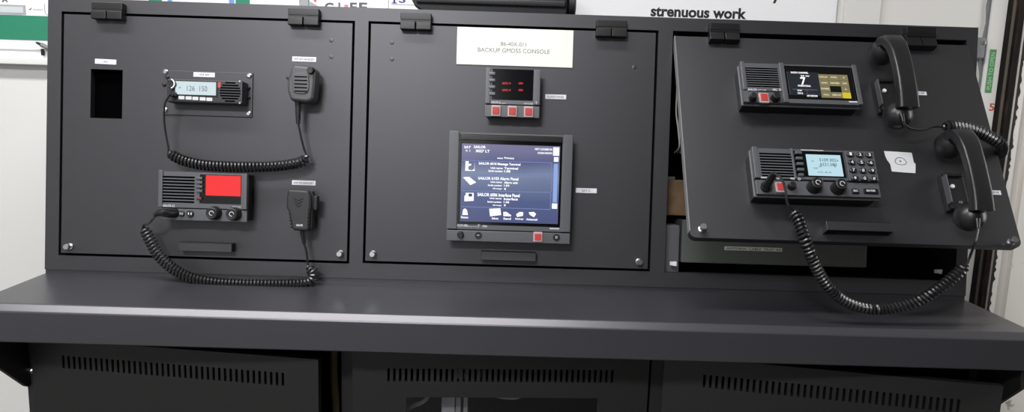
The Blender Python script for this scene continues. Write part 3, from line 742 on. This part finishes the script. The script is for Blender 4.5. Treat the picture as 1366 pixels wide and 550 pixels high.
def screen_mat():
    m = bpy.data.materials.new('lit_blue_screen'); m.use_nodes = True; nt = m.node_tree; b = nt.nodes['Principled BSDF']
    tc = nt.nodes.new('ShaderNodeTexCoord'); n = nt.nodes.new('ShaderNodeTexNoise'); n.inputs['Scale'].default_value = 9; n.inputs['Detail'].default_value = 1
    sx = nt.nodes.new('ShaderNodeSeparateXYZ'); r = nt.nodes.new('ShaderNodeValToRGB'); e = r.color_ramp.elements
    e[0].position = 0; e[0].color = lin((72, 76, 118)); e[1].position = 1; e[1].color = lin((116, 114, 148))
    k = r.color_ramp.elements.new(.35); k.color = lin((80, 92, 134)); k = r.color_ramp.elements.new(.62); k.color = lin((120, 132, 162)); k = r.color_ramp.elements.new(.8); k.color = lin((88, 94, 134))
    mr = nt.nodes.new('ShaderNodeMapRange'); mr.inputs['From Min'].default_value = -.08; mr.inputs['From Max'].default_value = .08
    ad = nt.nodes.new('ShaderNodeMath'); ad.operation = 'MULTIPLY_ADD'; ad.inputs[1].default_value = .35; 
    nt.links.new(tc.outputs['Object'], sx.inputs['Vector']); nt.links.new(sx.outputs['Y'], mr.inputs['Value']); nt.links.new(tc.outputs['Object'], n.inputs['Vector'])
    nt.links.new(n.outputs['Fac'], ad.inputs[0]); sb = nt.nodes.new('ShaderNodeMath'); sb.operation = 'SUBTRACT'; sb.inputs[1].default_value = .17
    nt.links.new(mr.outputs['Result'], sb.inputs[0]); nt.links.new(sb.outputs['Value'], ad.inputs[2]); nt.links.new(ad.outputs['Value'], r.inputs['Fac'])
    b.inputs['Base Color'].default_value = (.01, .01, .012, 1); b.inputs['Roughness'].default_value = .15
    nt.links.new(r.outputs['Color'], b.inputs['Emission Color']); b.inputs['Emission Strength'].default_value = 1
    return m
ds = D.add('screen', B().cbox(*scr, .0345, .035), screen_mat())
SCW = mat('screen_white', (250, 250, 255), .4, emit=1.2); SCB = mat('screen_pale_blue', (140, 170, 230), .4, emit=.95); SCL = mat('screen_line', (120, 138, 190), .4, emit=.9)
SCN = mat('screen_navy', (36, 44, 92), .4, emit=.9)
Z = .0351
tx = B()
def T(s, xa, xb, py, h, bold=.03): D.txt(tx, s, (xa+xb)/2, py, xb-xa, h, Z, bold)
S = lambda X, Y: (600+X*160/1366, 180+Y*60/512)         # first close view
for s, X0, X1, Y, h in (('SAT', 165, 240, 140, 28), ('C 1', 180, 232, 180, 20), ('SAILOR', 275, 410, 138, 30), ('3027 LT', 295, 455, 185, 32), ('NOT LOGGED IN', 970, 1165, 165, 24), ('OCEAN REGION', 1000, 1165, 208, 22),
                        ('status', 540, 605, 266, 16), ('Primary', 620, 735, 268, 28), ('SAILOR 6018 Message Terminal', 330, 805, 335, 36),
                        ('Unit name:', 465, 605, 378, 22), ('Terminal', 620, 778, 382, 26), ('Serial number:', 440, 605, 412, 22), ('1.08', 620, 690, 415, 28)):
    T(s, *[S(q_, 0)[0] for q_ in (X0, X1)], S(0, Y)[1], h*60/512)
S2 = lambda X, Y: (600+X*160/1354, 235+Y*65/550)
for s, X0, X1, Y, h in (('SAILOR 6103 Alarm Panel', 320, 775, 28, 34), ('Unit name:', 460, 590, 68, 20), ('Alarm unit', 612, 768, 75, 26), ('Serial number:', 430, 590, 105, 20), ('1.04', 612, 672, 108, 24), ('Group:', 485, 590, 144, 22), ('1', 615, 632, 146, 20),
                        ('SAILOR 6006 Interface Panel', 312, 790, 214, 38), ('Unit name:', 450, 586, 252, 20), ('Interface', 610, 768, 260, 28), ('Serial number:', 424, 586, 292, 20), ('1.06', 608, 672, 295, 24), ('Group:', 485, 586, 332, 20), ('1', 612, 630, 330, 20),
                        ('Status', 125, 208, 465, 24), ('Inbox', 475, 550, 478, 24), ('Send', 605, 690, 482, 24), ('Setup', 738, 832, 486, 24), ('Advanced', 862, 988, 490, 24)):
    T(s, *[S2(q_, 0)[0] for q_ in (X0, X1)], S2(0, Y)[1], h*65/550)
def scrpoly(b, pts, f): b.prism([D.q(*f(*p), Z) for p in pts], Z, Z+.0002)
scrpoly(tx, ((180, 300), (215, 300), (215, 330), (245, 330), (245, 345), (210, 360), (210, 395), (250, 405), (280, 390), (283, 300), (284, 410), (175, 410)), S)
scrpoly(tx, ((150, 15), (215, 5), (298, 72), (232, 102)), S2)
scrpoly(tx, ((165, 225), (180, 215), (180, 190), (270, 190), (270, 280), (165, 285)), S2)
scrpoly(tx, ((140, 440), (150, 380), (170, 365), (195, 385), (205, 440)), S2)
scrpoly(tx, ((445, 370), (570, 365), (580, 440), (455, 455)), S2)
scrpoly(tx, ((605, 405), (640, 405), (695, 445), (690, 455), (605, 452)), S2)
scrpoly(tx, ((750, 430), (790, 405), (830, 410), (825, 450), (760, 462)), S2)
scrpoly(tx, ((890, 410), (950, 405), (975, 430), (950, 465), (905, 440)), S2)
a = S(1212, 190); D.rect(tx, a[0], a[1], 8, 11, Z, Z+.0002); a = S(1212, 280); D.rect(tx, a[0], a[1], 6, 6, Z, Z+.0002)
a = S2(1183, 340); D.rect(tx, a[0], a[1], 7, 7, Z, Z+.0002)
D.add('screen_text', tx, SCW, ds)
a0, a1 = S(0, 330)[1], S2(0, 300)[1]; sb_ = B(); D.rect(sb_, 740.8, (a0+a1)/2, 5.4, a1-a0, Z, Z+.0001)
D.add('scroll_bar', sb_, SCB, ds)
lnb = B()
for (xa, ya), (xb, yb_) in ((S(145, 290), S(1160, 318)), (S(1160, 318), S(1160, 455)), (S(145, 440), S(1190, 460)), (S2(145, 8), S2(1150, 14)), (S2(130, 165), S2(1140, 185)), (S2(1140, 195), S2(1135, 375)), (S2(130, 345), S2(1135, 378)), (S2(1150, 12), S2(1146, 175))):
    p0, p1 = D.q(xa, ya, Z), D.q(xb, yb_, Z); lnb.tube([(p0[0], p0[1], Z), (p1[0], p1[1], Z)], .0006, 4)
D.add('screen_line', lnb, SCL, ds)
dk = B(); scrpoly(dk, ((212, 198), (252, 198), (252, 232), (212, 232)), S2)
for v_ in dk.bm.verts: v_.co.z += .0003
D.add('screen_icon', dk, SCN, ds)
tx = B(); D.txt(tx, 'SAILOR 6006', 616, 300.8, 16, 3.4, .036, .012); D.txt(tx, 'Message Terminal', 631, 302.6, 13, 1.6, .036); D.txt(tx, 'T', 638.6, 301.6, 3, 3.6, .036, .01); D.txt(tx, 'ON', 646.5, 302, 6, 3, .036, .02)
D.rect(tx, 739.5, 305.3, 13, 1.4, .036, .0362)
D.add('lettering', tx, WHITEP)
x, y = D.q(613.8, 313.4, .046); D.add('knob', B().knob(x, y, .0375, .010, .0062, 14), BLACKP)
for px, py in ((638, 314), (742.2, 316.8)):
    x, y = D.q(px, py, .039); D.add('button', B().cyl(x, y, .0375, .0395, .0066, .0008), BLACKP)
    tt = B(); D.txt(tt, '-o-' if px < 700 else 'O', px, py, 4.5 if px < 700 else 3, 1.4 if px < 700 else 3.4, .0396, .02); D.add('button_mark', tt, WHITEP)
bz = D.add('alarm_button', D.rect(B(), 717.4, 316.2, 12.2, 13.4, .036, .041, .0014), REDBZ); plab(D.add('lens', D.rect(B(), 717.4, 316, 8.6, 8.6, .041, .043, .001), REDBTN, bz), 'red lens')

# ---- touch radio (open door, top)
D = Dev('touch_radio', DOOR, 1069, 111, .040, 'marine radio with colour screen, number 7 and gold soft keys', 'radio')
def shell2(D, quad, d):
    pp = [D.q(*p) for p in quad]
    w = (pp[1][0]-pp[0][0]+pp[2][0]-pp[3][0])/2; h = (pp[0][1]-pp[3][1]+pp[1][1]-pp[2][1])/2
    x = sum(p[0] for p in pp)/4; y = sum(p[1] for p in pp)/4
    D.add('housing', B().cbox(x, y, w-.003, h-.003, .0002, d-.0075, .002), BLACKP)
    D.add('bezel_rim', B().cbox(x, y, w+.002, h+.002, d-.016, d-.011, .0015), mat('grey_rim', (96, 97, 99), .4))
    return x-w/2, x+w/2, y-h/2, y+h/2
l, r, b, t = shell2(D, ((987.5, 84.5), (1141, 88), (1150.4, 138.4), (992.5, 137.3)), .040)
sgl = D.wh(1095, 111.3, 93, 43.5)
xd = sgl[0]-sgl[2]/2
k = D.wh(1018, 103.7, 46, 28); sg_y = D.q(1018, 121)[1]
D.add('face_plate', B().plate(l, r, b, t, .032, .040, [(xd, sgl[0]+sgl[2]/2, sgl[1]-sgl[3]/2, t-.003), (l+.009, xd-.010, b+.0, sg_y-.0)]), DGREY)
D.add('side_bar', B().box(l, l+.007, sg_y, t+.002, .040, .043, .0012), DGREY)
D.add('side_bar', B().box(xd-.009, xd, b, t+.002, .040, .043, .0012), DGREY)
D.add('side_bar', B().box(r-.008, r, b, t+.002, .040, .043, .0012), DGREY)
D.add('control_strip', B().box(l+.009, xd-.010, b+.0005, sg_y-.001, .032, .0385, .0008), DGREY)
D.add('grille', D.slats(1017, 103.4, 43, 27, 9, .040), VOID)
gl = D.add('screen_glass', B().box(xd, sgl[0]+sgl[2]/2, sgl[1]-sgl[3]/2, t-.003, .032, .0385), GLASSB)
k = D.wh(1073, 111.5, 42, 31, .039)
ds = D.add('screen', B().cbox(*k, .0385, .039), mat('screen_dark_navy', (22, 28, 44), .25, emit=.75))
tx = B()
for s, px, py, w, h, bo in (('RADIO CHANNEL', 1066.5, 97, 23, 2.3, .02), ('25 W', 1074, 101.6, 12, 2.2, .02), ('7', 1071.5, 108.3, 7, 10, .02), ('INTERNATIONAL', 1073, 114.6, 17, 2.2, .02), ('DW', 1067, 120.8, 6, 1.9, .02), ('CH16', 1067.5, 124.4, 7, 2.2, .02), ('GPS POSITION', 1083.5, 128, 14, 2.2, .02)):
    D.txt(tx, s, px, py, w, h, .0391, bo)
D.add('screen_text', tx, SCW, ds)
tx = B(); D.rect(tx, 1074, 119.2, 33, .7, .039, .0392); D.txt(tx, 'N -- --', 1079.5, 121, 9, 1.6, .0391); D.txt(tx, 'E -- --', 1081, 124.2, 9, 1.6, .0391); D.add('screen_line', tx, mat('screen_grey', (96, 102, 118), .4, emit=.8), ds)
kp = D.wh(1113.4, 115, 39.5, 31.4, .039); GOLD = mat('screen_gold', (138, 128, 88), .35, emit=.85); YEL = mat('screen_yellow', (214, 196, 30), .35, emit=.95)
names = (('HI/LO', 'DUAL', '^'), ('SCAN', 'DISTRESS', 'OK'), ('PHONEBK', '', '>'), ('CALL', 'REPLAY', ''))
kt = B()
for rr in range(4):
    for cc in range(3):
        wds = (.34, .37, .29); x0_ = kp[0]-kp[2]/2 + kp[2]*sum(wds[:cc]); x1_ = x0_+kp[2]*wds[cc]; y1_ = kp[1]+kp[3]/2-kp[3]*rr/4; y0_ = y1_-kp[3]/4
        if (rr, cc) == (2, 1): continue
        mm = YEL if (rr, cc) == (3, 2) else GOLD
        D.add('soft_key', B().box(x0_+.0004, x1_-.0004, y0_+.0004, y1_-.0004, .0385, .0392), mm, gl)
        if names[rr][cc]:
            wt = (x1_-x0_)*(.8 if len(names[rr][cc]) > 4 else .55 if len(names[rr][cc]) > 1 else .25); kt.text(names[rr][cc], (x0_+x1_)/2, (y0_+y1_)/2, wt, .0026, .0393, .015)
D.add('key_text', kt, mat('screen_cream', (238, 234, 208), .4, emit=1.0), gl)
tx = B(); D.txt(tx, 'SAILOR', 1003.8, 119.6, 12, 2.8, .0402, .02); D.txt(tx, '6222 VHF', 1016.5, 120.2, 11, 1.6, .0402); D.txt(tx, 'DSC', 1033.8, 119.6, 6, 2.8, .0402, .02); D.txt(tx, 'O', 1040.5, 119.8, 3, 3, .0402, .02)
D.rect(tx, 1138, 136, 11, 1.6, .040, .0403)
D.add('lettering', tx, WHITEP)
for px, py, rr in ((1006, 127.6, .0070), (1036.6, 127.4, .0080)):
    x, y = D.q(px, py, .050); D.add('knob', B().knob(x, y, .0385, .014, rr, 16), BLACKP)
bz = D.add('alarm_button', D.rect(B(), 1018.8, 131.2, 13, 13, .038, .0425, .0014), REDBZ); plab(D.add('lens', D.rect(B(), 1018.8, 131, 9.6, 9.2, .0425, .0445, .001), REDBTN, bz), 'red lens')

# ---- keypad radio (open door, bottom)
D = Dev('keypad_radio', DOOR, 1088, 231, .042, 'marine radio with keypad and pale blue display on the open door', 'radio')
l, r, b, t = shell2(D, ((1003.5, 197.5), (1165.5, 202.4), (1175.5, 263), (1008.5, 258.5)), .042)
gk = D.wh(1092, 220.5, 64, 38); kpd = D.wh(1150, 222.8, 42, 43)
xk = kpd[0]-kpd[2]/2-.0005; sy_ = D.q(1080, 240.5)[1]; xd = gk[0]-gk[2]/2
D.add('face_plate', B().plate(l, xk, sy_+.0012, t, .034, .042, [(xd, xk-.001, sy_+.006, t-.003)]), DGREY)
D.add('side_bar', B().box(l, l+.009, sy_+.0012, t+.002, .042, .0445, .0012), DGREY)
D.add('side_bar', B().box(xd-.004, xd, sy_+.0012, t+.001, .042, .0445, .0010), DGREY)
D.add('control_strip', B().box(l+.001, r, b, sy_-.0012, .034, .0405, .001), DGREY)
kb_ = D.add('keypad', B().box(xk+.001, r, sy_+.0012, t, .034, .0435, .0014), mat('keypad_grey', (78, 79, 83), .4, 0, .6))
gl = D.add('display_glass', B().box(xd, xk-.001, sy_+.006, t-.003, .034, .0405), GLASSB)
k = D.wh(1100, 220.6, 46, 28, .041)
ds = D.add('display', B().cbox(*k, .0405, .0411), mat('lcd_blue', (190, 226, 238), .3, emit=.95))
tx = B()
for s, px, py, w, h in (('5109.302', 1104, 213.6, 22, 4), ('N', 1117, 214.5, 2, 3), ('6221.580', 1105, 219.6, 22, 4), ('E', 1114, 222, 1.6, 2.6), ('VHF', 1088, 224.5, 6, 1.8), ('16', 1084, 215, 3, 2), ('INT', 1094.5, 222.4, 4, 2), ('UTC  06 42', 1100, 230, 18, 1.8)):
    D.txt(tx, s, px, py, w, h, .0411, .006)
D.add('digits', tx, mat('lcd_ink', (92, 128, 142), .4, emit=.45), ds)
D.add('grille', D.slats(1036.5, 220.2, 44, 33, 9, .042), VOID)
for px, py in ((1064.5, 204.5), (1065.6, 212), (1066.6, 219.4), (1067.6, 227)):
    D.add('soft_key', D.rect(B(), px, py, 9, 4, .040, .046, .0014), DGREY)
D.add('soft_key', D.rect(B(), 1068, 234, 7, 4, .040, .046, .0014), DGREY)
kt = B(); keys = (('1', '2', '3'), ('4', '5', '6'), ('7', '8', '9'), ('*', '0', '#'))
for rr in range(4):
    for cc in range(3):
        px = (1134.8, 1147.4, 1160)[cc] + rr*2.1; py = (205.6, 206.2, 206.6)[cc] + rr*10.6
        x, y = D.q(px, py, .047); b_ = B().lathe([(.0058, .043), (.0056, .0465), (.004, .0478)], 0, 0, 18)
        b_.bm.transform(Matrix.Translation((x, y, 0)) @ Matrix.Diagonal((1.12, .86, 1, 1)))
        D.add('key', b_, SOFTB, kb_); D.txt(kt, keys[rr][cc], px, py-.2, 3.4, 4, .0479, .02)
D.add('key_marks', kt, WHITEP, kb_)
tx = B(); D.txt(tx, 'SAILOR', 1019, 237, 8, 2.4, .0421, .02); D.txt(tx, '6222', 1040, 238.5, 8, 2, .0421, .01); D.txt(tx, 'VHF', 1057.5, 238.4, 7, 2.8, .0421, .02); D.txt(tx, 'O', 1066.3, 239, 3.5, 3.5, .0421, .02)
D.rect(tx, 1083, 200.6, 30, .8, .042, .0424)
D.add('lettering', tx, WHITEP)
for px, py in ((1091.3, 243.6), (1123.6, 245.4)):
    x, y = D.q(px, py, .061); kb = D.add('knob', B().knob(x, y, .0405, .021, .0115, 24), BLACKP)
    D.add('knob_mark', B().tube([(x+.004*math.cos(q_), y+.004*math.sin(q_), .0620) for q_ in [i*.5 for i in range(11)]], .0006, 6), WHITEP, kb)
x, y = D.q(1058, 246.4, .050); D.add('knob', B().knob(x, y, .0405, .011, .0066, 14), BLACKP)
for px, w, s in ((1141.6, 10, 'ESC'), (1162, 20, 'ENTER')):
    k = D.wh(px, 255, w, 6.8, .043); D.add('button', B().cbox(*k, .0405, .0438, .0018), SOFTB); tt = B(); D.txt(tt, s, px, 254.6, w*.6, 2.6, .0439, .02); D.add('button_mark', tt, WHITEP)
bz = D.add('alarm_button', D.rect(B(), 1040.6, 250.6, 13, 13.4, .040, .0448, .0014), REDBZ); plab(D.add('lens', D.rect(B(), 1040.6, 250.2, 9.6, 9.2, .0448, .0468, .001), REDBTN, bz), 'red lens')
jk = Vector((*D.q(1021.5, 250.5, .0405), .0405)); e = Vector((*D.q(1033, 231, .085), .085))
D.add('plug', B().tube([jk, jk.lerp(e, .12), jk.lerp(e, .2), jk.lerp(e, .85), e], [.0098, .0098, .0072, .0056, .003], 16), SOFTB)
KEYPLUG = D.F.M @ e

# ------------------------------------------------------------------ hand microphones
MICM = mat('microphone_black', (66, 66, 69), .42, 0, .6, bump=.05)
def hook(D, x, y):
    D.add('clip', B().cbox(x, y, .03, .034, .0002, .012, .002).cbox(x, y, .016, .02, .012, .020, .002), BLACKP)
D = Dev('hand_microphone', PAN, 402, 110, .050, 'rounded speaker microphone with slatted grille hanging at top of left door', 'microphone')
Q = lambda X, Y: D.q(365+X/3.44, 65+Y/3.44)
out = [(88, 72), (120, 74), (155, 77), (172, 82), (188, 96), (192, 112), (189, 160), (182, 225), (172, 240), (150, 246), (92, 240), (74, 230), (62, 195), (60, 150), (74, 108)]
pts = [Q(*p) for p in out]; hook(D, *Q(125, 160))
cxm, cym = Q(126, 158)
big = [(cxm+(p[0]-cxm)*1.04, cym+(p[1]-cym)*1.03) for p in pts]
D.add('body', B().prism(big, .020, .040, .004).prism(pts, .036, .050, .006, seg=3), MICM)
gp = [Q(*p) for p in ((95, 116), (108, 110), (150, 112), (162, 120), (164, 180), (158, 200), (140, 208), (104, 206), (88, 196), (86, 130))]
D.add('speaker_pad', B().prism(gp, .049, .0525, .0015), MICM)
g = B()
for i in range(5):
    a, c = Q(92, 128+i*16.5), Q(158, 132+i*16.5); g.box(a[0]+.002, c[0]-.001, (a[1]+c[1])/2-.0011, (a[1]+c[1])/2+.0011, .0515, .0528)
D.add('grille_slot', g, VOID)
x, y = Q(171, 101); D.add('knob', B().knob(x, y, .046, .011, .0068, 14), BLACKP)
a, c = Q(50, 126), Q(66, 145); D.add('talk_key', B().tube([(a[0], a[1], .036), (c[0], c[1], .036), (c[0], c[1]-.012, .036)], .0022, 8), BLACKP)
MIC1 = [(*D.q(365+X/3.44, 65+Y/3.44, z), z) for X, Y, z in ((113, 240, .036), (112, 290, .036), (113, 345, .036))]
bt = B().tube(MIC1, [.0062, .0050, .0040], 12)
for i in range(9):
    p_ = Vector(MIC1[0]).lerp(Vector(MIC1[2]), .1+i*.09); bt.ell(p_, (.0066-.0002*i, .0016, .0066-.0002*i), 12)
D.add('strain_relief', bt, SOFTB)
MIC1E = D.F.M @ Vector(MIC1[2])
D = Dev('hand_microphone', PAN, 399, 281, .048, 'squarish fist microphone with ribbed sides hanging low on the left door', 'microphone')
Q = lambda X, Y: D.q(365+X/3.44, 230+Y/3.44)
hook(D, *Q(115, 160))
out = [(62, 88), (70, 79), (85, 77), (150, 82), (162, 88), (170, 110), (171, 150), (166, 178), (163, 262), (152, 271), (92, 268), (82, 256), (66, 178), (57, 165), (58, 120)]
pts = [Q(*p) for p in out]; cxm, cym = Q(115, 170)
big = [(cxm+(p[0]-cxm)*1.05+.002, cym+(p[1]-cym)*1.0) for p in pts]
D.add('body', B().prism(big, .020, .038, .004).prism(pts, .034, .048, .005, seg=3), mat('microphone_soft_black', (36, 36, 38), .5, 0, .5))
g = B()
for s in (0, 1):
    for i in range(5):
        a = Q(72+i*2.2 if s == 0 else 160-i*.6, 190+i*15.5); g.ell((a[0], a[1], .046), (.0024, .0016, .0034), 12)
D.add('side_grip', g, SOFTB)
g = B()
for i in range(3):
    p3 = [Q(92+i*4, 118+i*14), Q(113, 130+i*14), Q(135-i*4, 119+i*14)]
    g.tube([(p_[0], p_[1], .0482) for p_ in p3], .0010, 6)
D.add('sound_ridge', g, SOFTB)
k = Q(119, 243); D.add('lettering', B().text('SAILOR', k[0], k[1], .0125, .0038, .0481, .03), WHITEP)
a, c = Q(186, 108), Q(190, 175); D.add('talk_key', B().box(a[0]-.004, a[0]+.004, c[1], a[1], .024, .040, .002), BLACKP)
MIC2 = [(*D.q(365+X/3.44, 230+Y/3.44, z), z) for X, Y, z in ((133, 268, .034), (136, 295, .034), (140, 330, .034))]
D.add('strain_relief', B().tube(MIC2, [.0052, .0042, .0032], 12), SOFTB)
MIC2E = D.F.M @ Vector(MIC2[2])

# ------------------------------------------------------------------ telephone handsets
def handset(px, py, lab1, lab2, boot):
    x, y = DOOR.q(px, py, .066); F = DOOR.at(x, y)
    cr = thing('handset_cradle', F, lab2, 'cradle')
    obj('base', B().cbox(.002, -.002, .040, .072, .0002, .012, .002), BLACKP, cr)
    obj('cup_rest', B().cbox(.002, -.032, .036, .012, .012, .020, .003), BLACKP, cr)
    obj('cup_rest', B().cbox(.002, .030, .036, .008, .012, .018, .003), BLACKP, cr)
    obj('side_wall', B().box(-.0180, -.0155, -.028, .026, .012, .026, .001), mat('cradle_edge', (66, 67, 70), .35), cr)
    plab(obj('hook_switch', B().cyl(-.002, .008, .012, .0155, .0038, .001, 14), mat('hook_white', (215, 215, 215), .4), cr), 'white switch')
    obj('screw', B().cyl(.006, -.022, .012, .0135, .003, .0006, 12), STEEL, cr)
    h = thing('telephone_handset', F, lab1, 'handset', 'black telephone handsets on the open door')
    # spine swept along y with rounded sections: (y, z centre, width, thickness, tilt)
    spine = [(.072, .034, 0.0381, .020, 0), (.084, .040, 0.0403, .022, 0), (.0885, .052, 0.0403, .022, 0), (.083, .065, 0.0381, .021, 0), (.066, .0745, 0.0358, .020, 0), (.045, .0785, 0.0336, .019, 0), (.015, .0795, 0.0325, .019, 0), (-.012, .0785, 0.0325, .019, 0), (-.034, .0760, 0.0336, .020, 0), (-.052, .0715, 0.0347, .022, 0), (-.062, .068, 0.0358, .024, 0)]
    P3 = [Vector((0, s[0], s[1])) for s in spine]; secs = []
    for i, s in enumerate(spine):
        tg = (P3[min(i+1, len(P3)-1)] - P3[max(i-1, 0)]).normalized(); nv = Vector((1, 0, 0)).cross(tg)
        if i == 0: tg = (P3[1]-P3[0]).normalized(); nv = Vector((1, 0, 0)).cross(tg)
        sec = []
        for a in range(20):
            th = 2*math.pi*a/20; cs, sn = math.cos(th), math.sin(th); e_ = .42
            sec.append(P3[i] + Vector((1, 0, 0))*(s[2]/2*math.copysign(abs(cs)**e_, cs)) + nv*(s[3]/2*math.copysign(abs(sn)**e_, sn)))
        secs.append(sec)
    obj('grip', B().loft(secs), HANDS, h)
    obj('earpiece', B().lathe([(.014, .0165), (.021, .018), (.0245, .024), (.0245, .034), (.022, .044), (.016, .052)], -.001, .0815, 28), HANDS, h)
    mp = B().ell((-.003, -.061, .040), (.0248, .0250, .0250), 28)
    for v in mp.bm.verts:
        if v.co.z < .022: v.co.z = .022
    obj('mouthpiece', mp, HANDS, h)
    b0, b1 = (Vector((*F.q(bx, by, .060), .060)) for bx, by in boot)
    obj('cord_boot', B().tube([b0 + (b0-b1)*.4, b0, b1], [.0046, .0042, .0026], 12), SOFTB, h)
    return F.M @ b1
HS1 = handset(1201, 105, 'black telephone handset hung at the top right of open door', 'black cradle holding the upper telephone handset', ((1203, 155), (1205, 163)))
HS2 = handset(1297, 237, 'black telephone handset hung at lower right corner of open door', 'black cradle holding the lower telephone handset', ((1304, 296), (1304.5, 305)))

# ------------------------------------------------------------------ coiled cords (thing > coil, lead)
CORD = mat('cord_black', (24, 24, 26), .32, 0, .9)
def cord(label, lead_a, coil_pts, lead_b, R=.0082, r=.0028, pitch=.0068, lead_r=.0021):
    o = thing('coiled_cord', WORLD, label, 'cord', 'coiled black cords on the console')
    path = resample(smooth(coil_pts, 16), .0006)
    n = len(path); nrm = None; hel = []; ph = 0
    for i, p in enumerate(path):
        tg = (path[min(i+1, n-1)]-path[max(i-1, 0)]).normalized()
        nrm = tg.cross(Vector((0, 1, 0))).normalized() if nrm is None else (nrm-tg*nrm.dot(tg)).normalized()
        bn = tg.cross(nrm); ph += .0006/pitch*2*math.pi
        k = min(1, i/14, (n-1-i)/14); hel.append(p + (nrm*math.cos(ph)+bn*math.sin(ph))*R*(.25+.75*k))
    obj('coil', B().tube(hel, r, 6), CORD, o)
    for L in (lead_a, lead_b):
        if L: obj('lead', B().tube(smooth(L, 10), lead_r, 8), CORD, o)
    return o
pv = PAN.v; dv = DOOR.v
cp_ = [pv(*p) for p in ((410, 209, .030), (407, 213, .032), (393, 218.5, .034), (368, 221.5, .036), (338, 222.5, .038), (300, 222, .038), (268, 219.5, .037), (242, 213, .036), (224, 203.5, .036))]
cord('coiled cord of the upper hand microphone looping below the airband radio', [MIC1E, pv(402, 185, .034), pv(406, 200, .031), cp_[0]], cp_, [cp_[-1], pv(224.5, 197, .037), pv(221, 178, .042), pv(218.8, 158, .048), pv(220, 138, .054), pv(227, 125.5, .053)])
cp_ = [pv(*p) for p in ((411, 356, .030), (418, 365, .032), (413, 376, .035), (392, 379, .036), (360, 379.5, .036), (320, 379, .036), (284, 376.5, .036), (254, 370, .036), (230, 358, .036), (212, 341, .037), (201, 322, .038), (192, 303, .040))]
cord('coiled cord of the lower hand microphone drooping onto the writing ledge', [MIC2E, pv(408.5, 335, .033), pv(410, 347, .031), cp_[0]], cp_, [cp_[-1], pv(192, 300, .043), pv(198, 298.5, .050), pv(204, 292, .056), pv(210, 285, .059), pv(216, 283, .059)], R=.0085)
print('min z cord', min(p.z for p in cp_))
cp_ = [dv(1258, 169.5, .045), dv(1268, 168.5, .045), dv(1285, 170, .044), dv(1302, 174.5, .042), dv(1318, 182, .038), dv(1331, 190, .030), dv(1336, 197, .008), dv(1334, 205, -.014), dv(1326, 208, -.03)]
cord('coiled cord of the upper handset curling round the open door edge', [HS1, dv(1209, 168.5, .058), dv(1218, 172.5, .053), dv(1232, 173, .047), dv(1246, 169, .045), cp_[0]], cp_, None, R=.0088, pitch=.0062)
cp_ = [at(1290, 353, -.188), at(1276, 366, -.186), at(1255, 383, -.184), at(1228, 400, -.182), at(1200, 409, -.18), at(1170, 412.5, -.18), at(1142, 408, -.182), at(1118, 396, -.185), at(1099, 375, -.19), at(1084, 347, -.194), at(1074, 320, -.194), at(1066, 296, -.18), at(1059, 281, -.165)]
cord('coiled cord between lower handset and keypad radio hanging over ledge', [HS2, dv(1303, 315, .057), dv(1300, 326, .05), at(1295, 340, -.19), cp_[0]], cp_, [cp_[-1], dv(1053, 276, .060), dv(1049.5, 268, .070), dv(1047.5, 252, .080), dv(1042, 238, .086), KEYPLUG], R=.0078)
print('min z cord', min(p.z for p in cp_))

# ------------------------------------------------------------------ light
def area(name, loc, rot, sx, sy_, power, col=(1, 1, 1)):
    l = bpy.data.lights.new(name, 'AREA'); l.shape = 'RECTANGLE'; l.size = sx; l.size_y = sy_; l.energy = power; l.color = col
    o = bpy.data.objects.new(name, l); C.objects.link(o); o.location = loc; o.rotation_euler = rot
    return o
area('ceiling_lamp', (-.72, -2.55, HT-.03), (0, 0, 0), .7, .4, 91, (.97, .975, 1))
area('ceiling_lamp', (-.85, -.68, HT-.03), (0, 0, 0), 2.2, .22, 52, (1, .99, .98))
area('right_fill_light', (RX1-.06, -.25, 1.35), (0, math.radians(90), 0), 1.5, .5, 17, (1, .97, .93))  # unseen fill added at the right to brighten that end of the back wall
w = bpy.data.worlds.new('world'); sc.world = w; w.use_nodes = True
w.node_tree.nodes['Background'].inputs['Color'].default_value = (.5, .52, .55, 1); w.node_tree.nodes['Background'].inputs['Strength'].default_value = .1
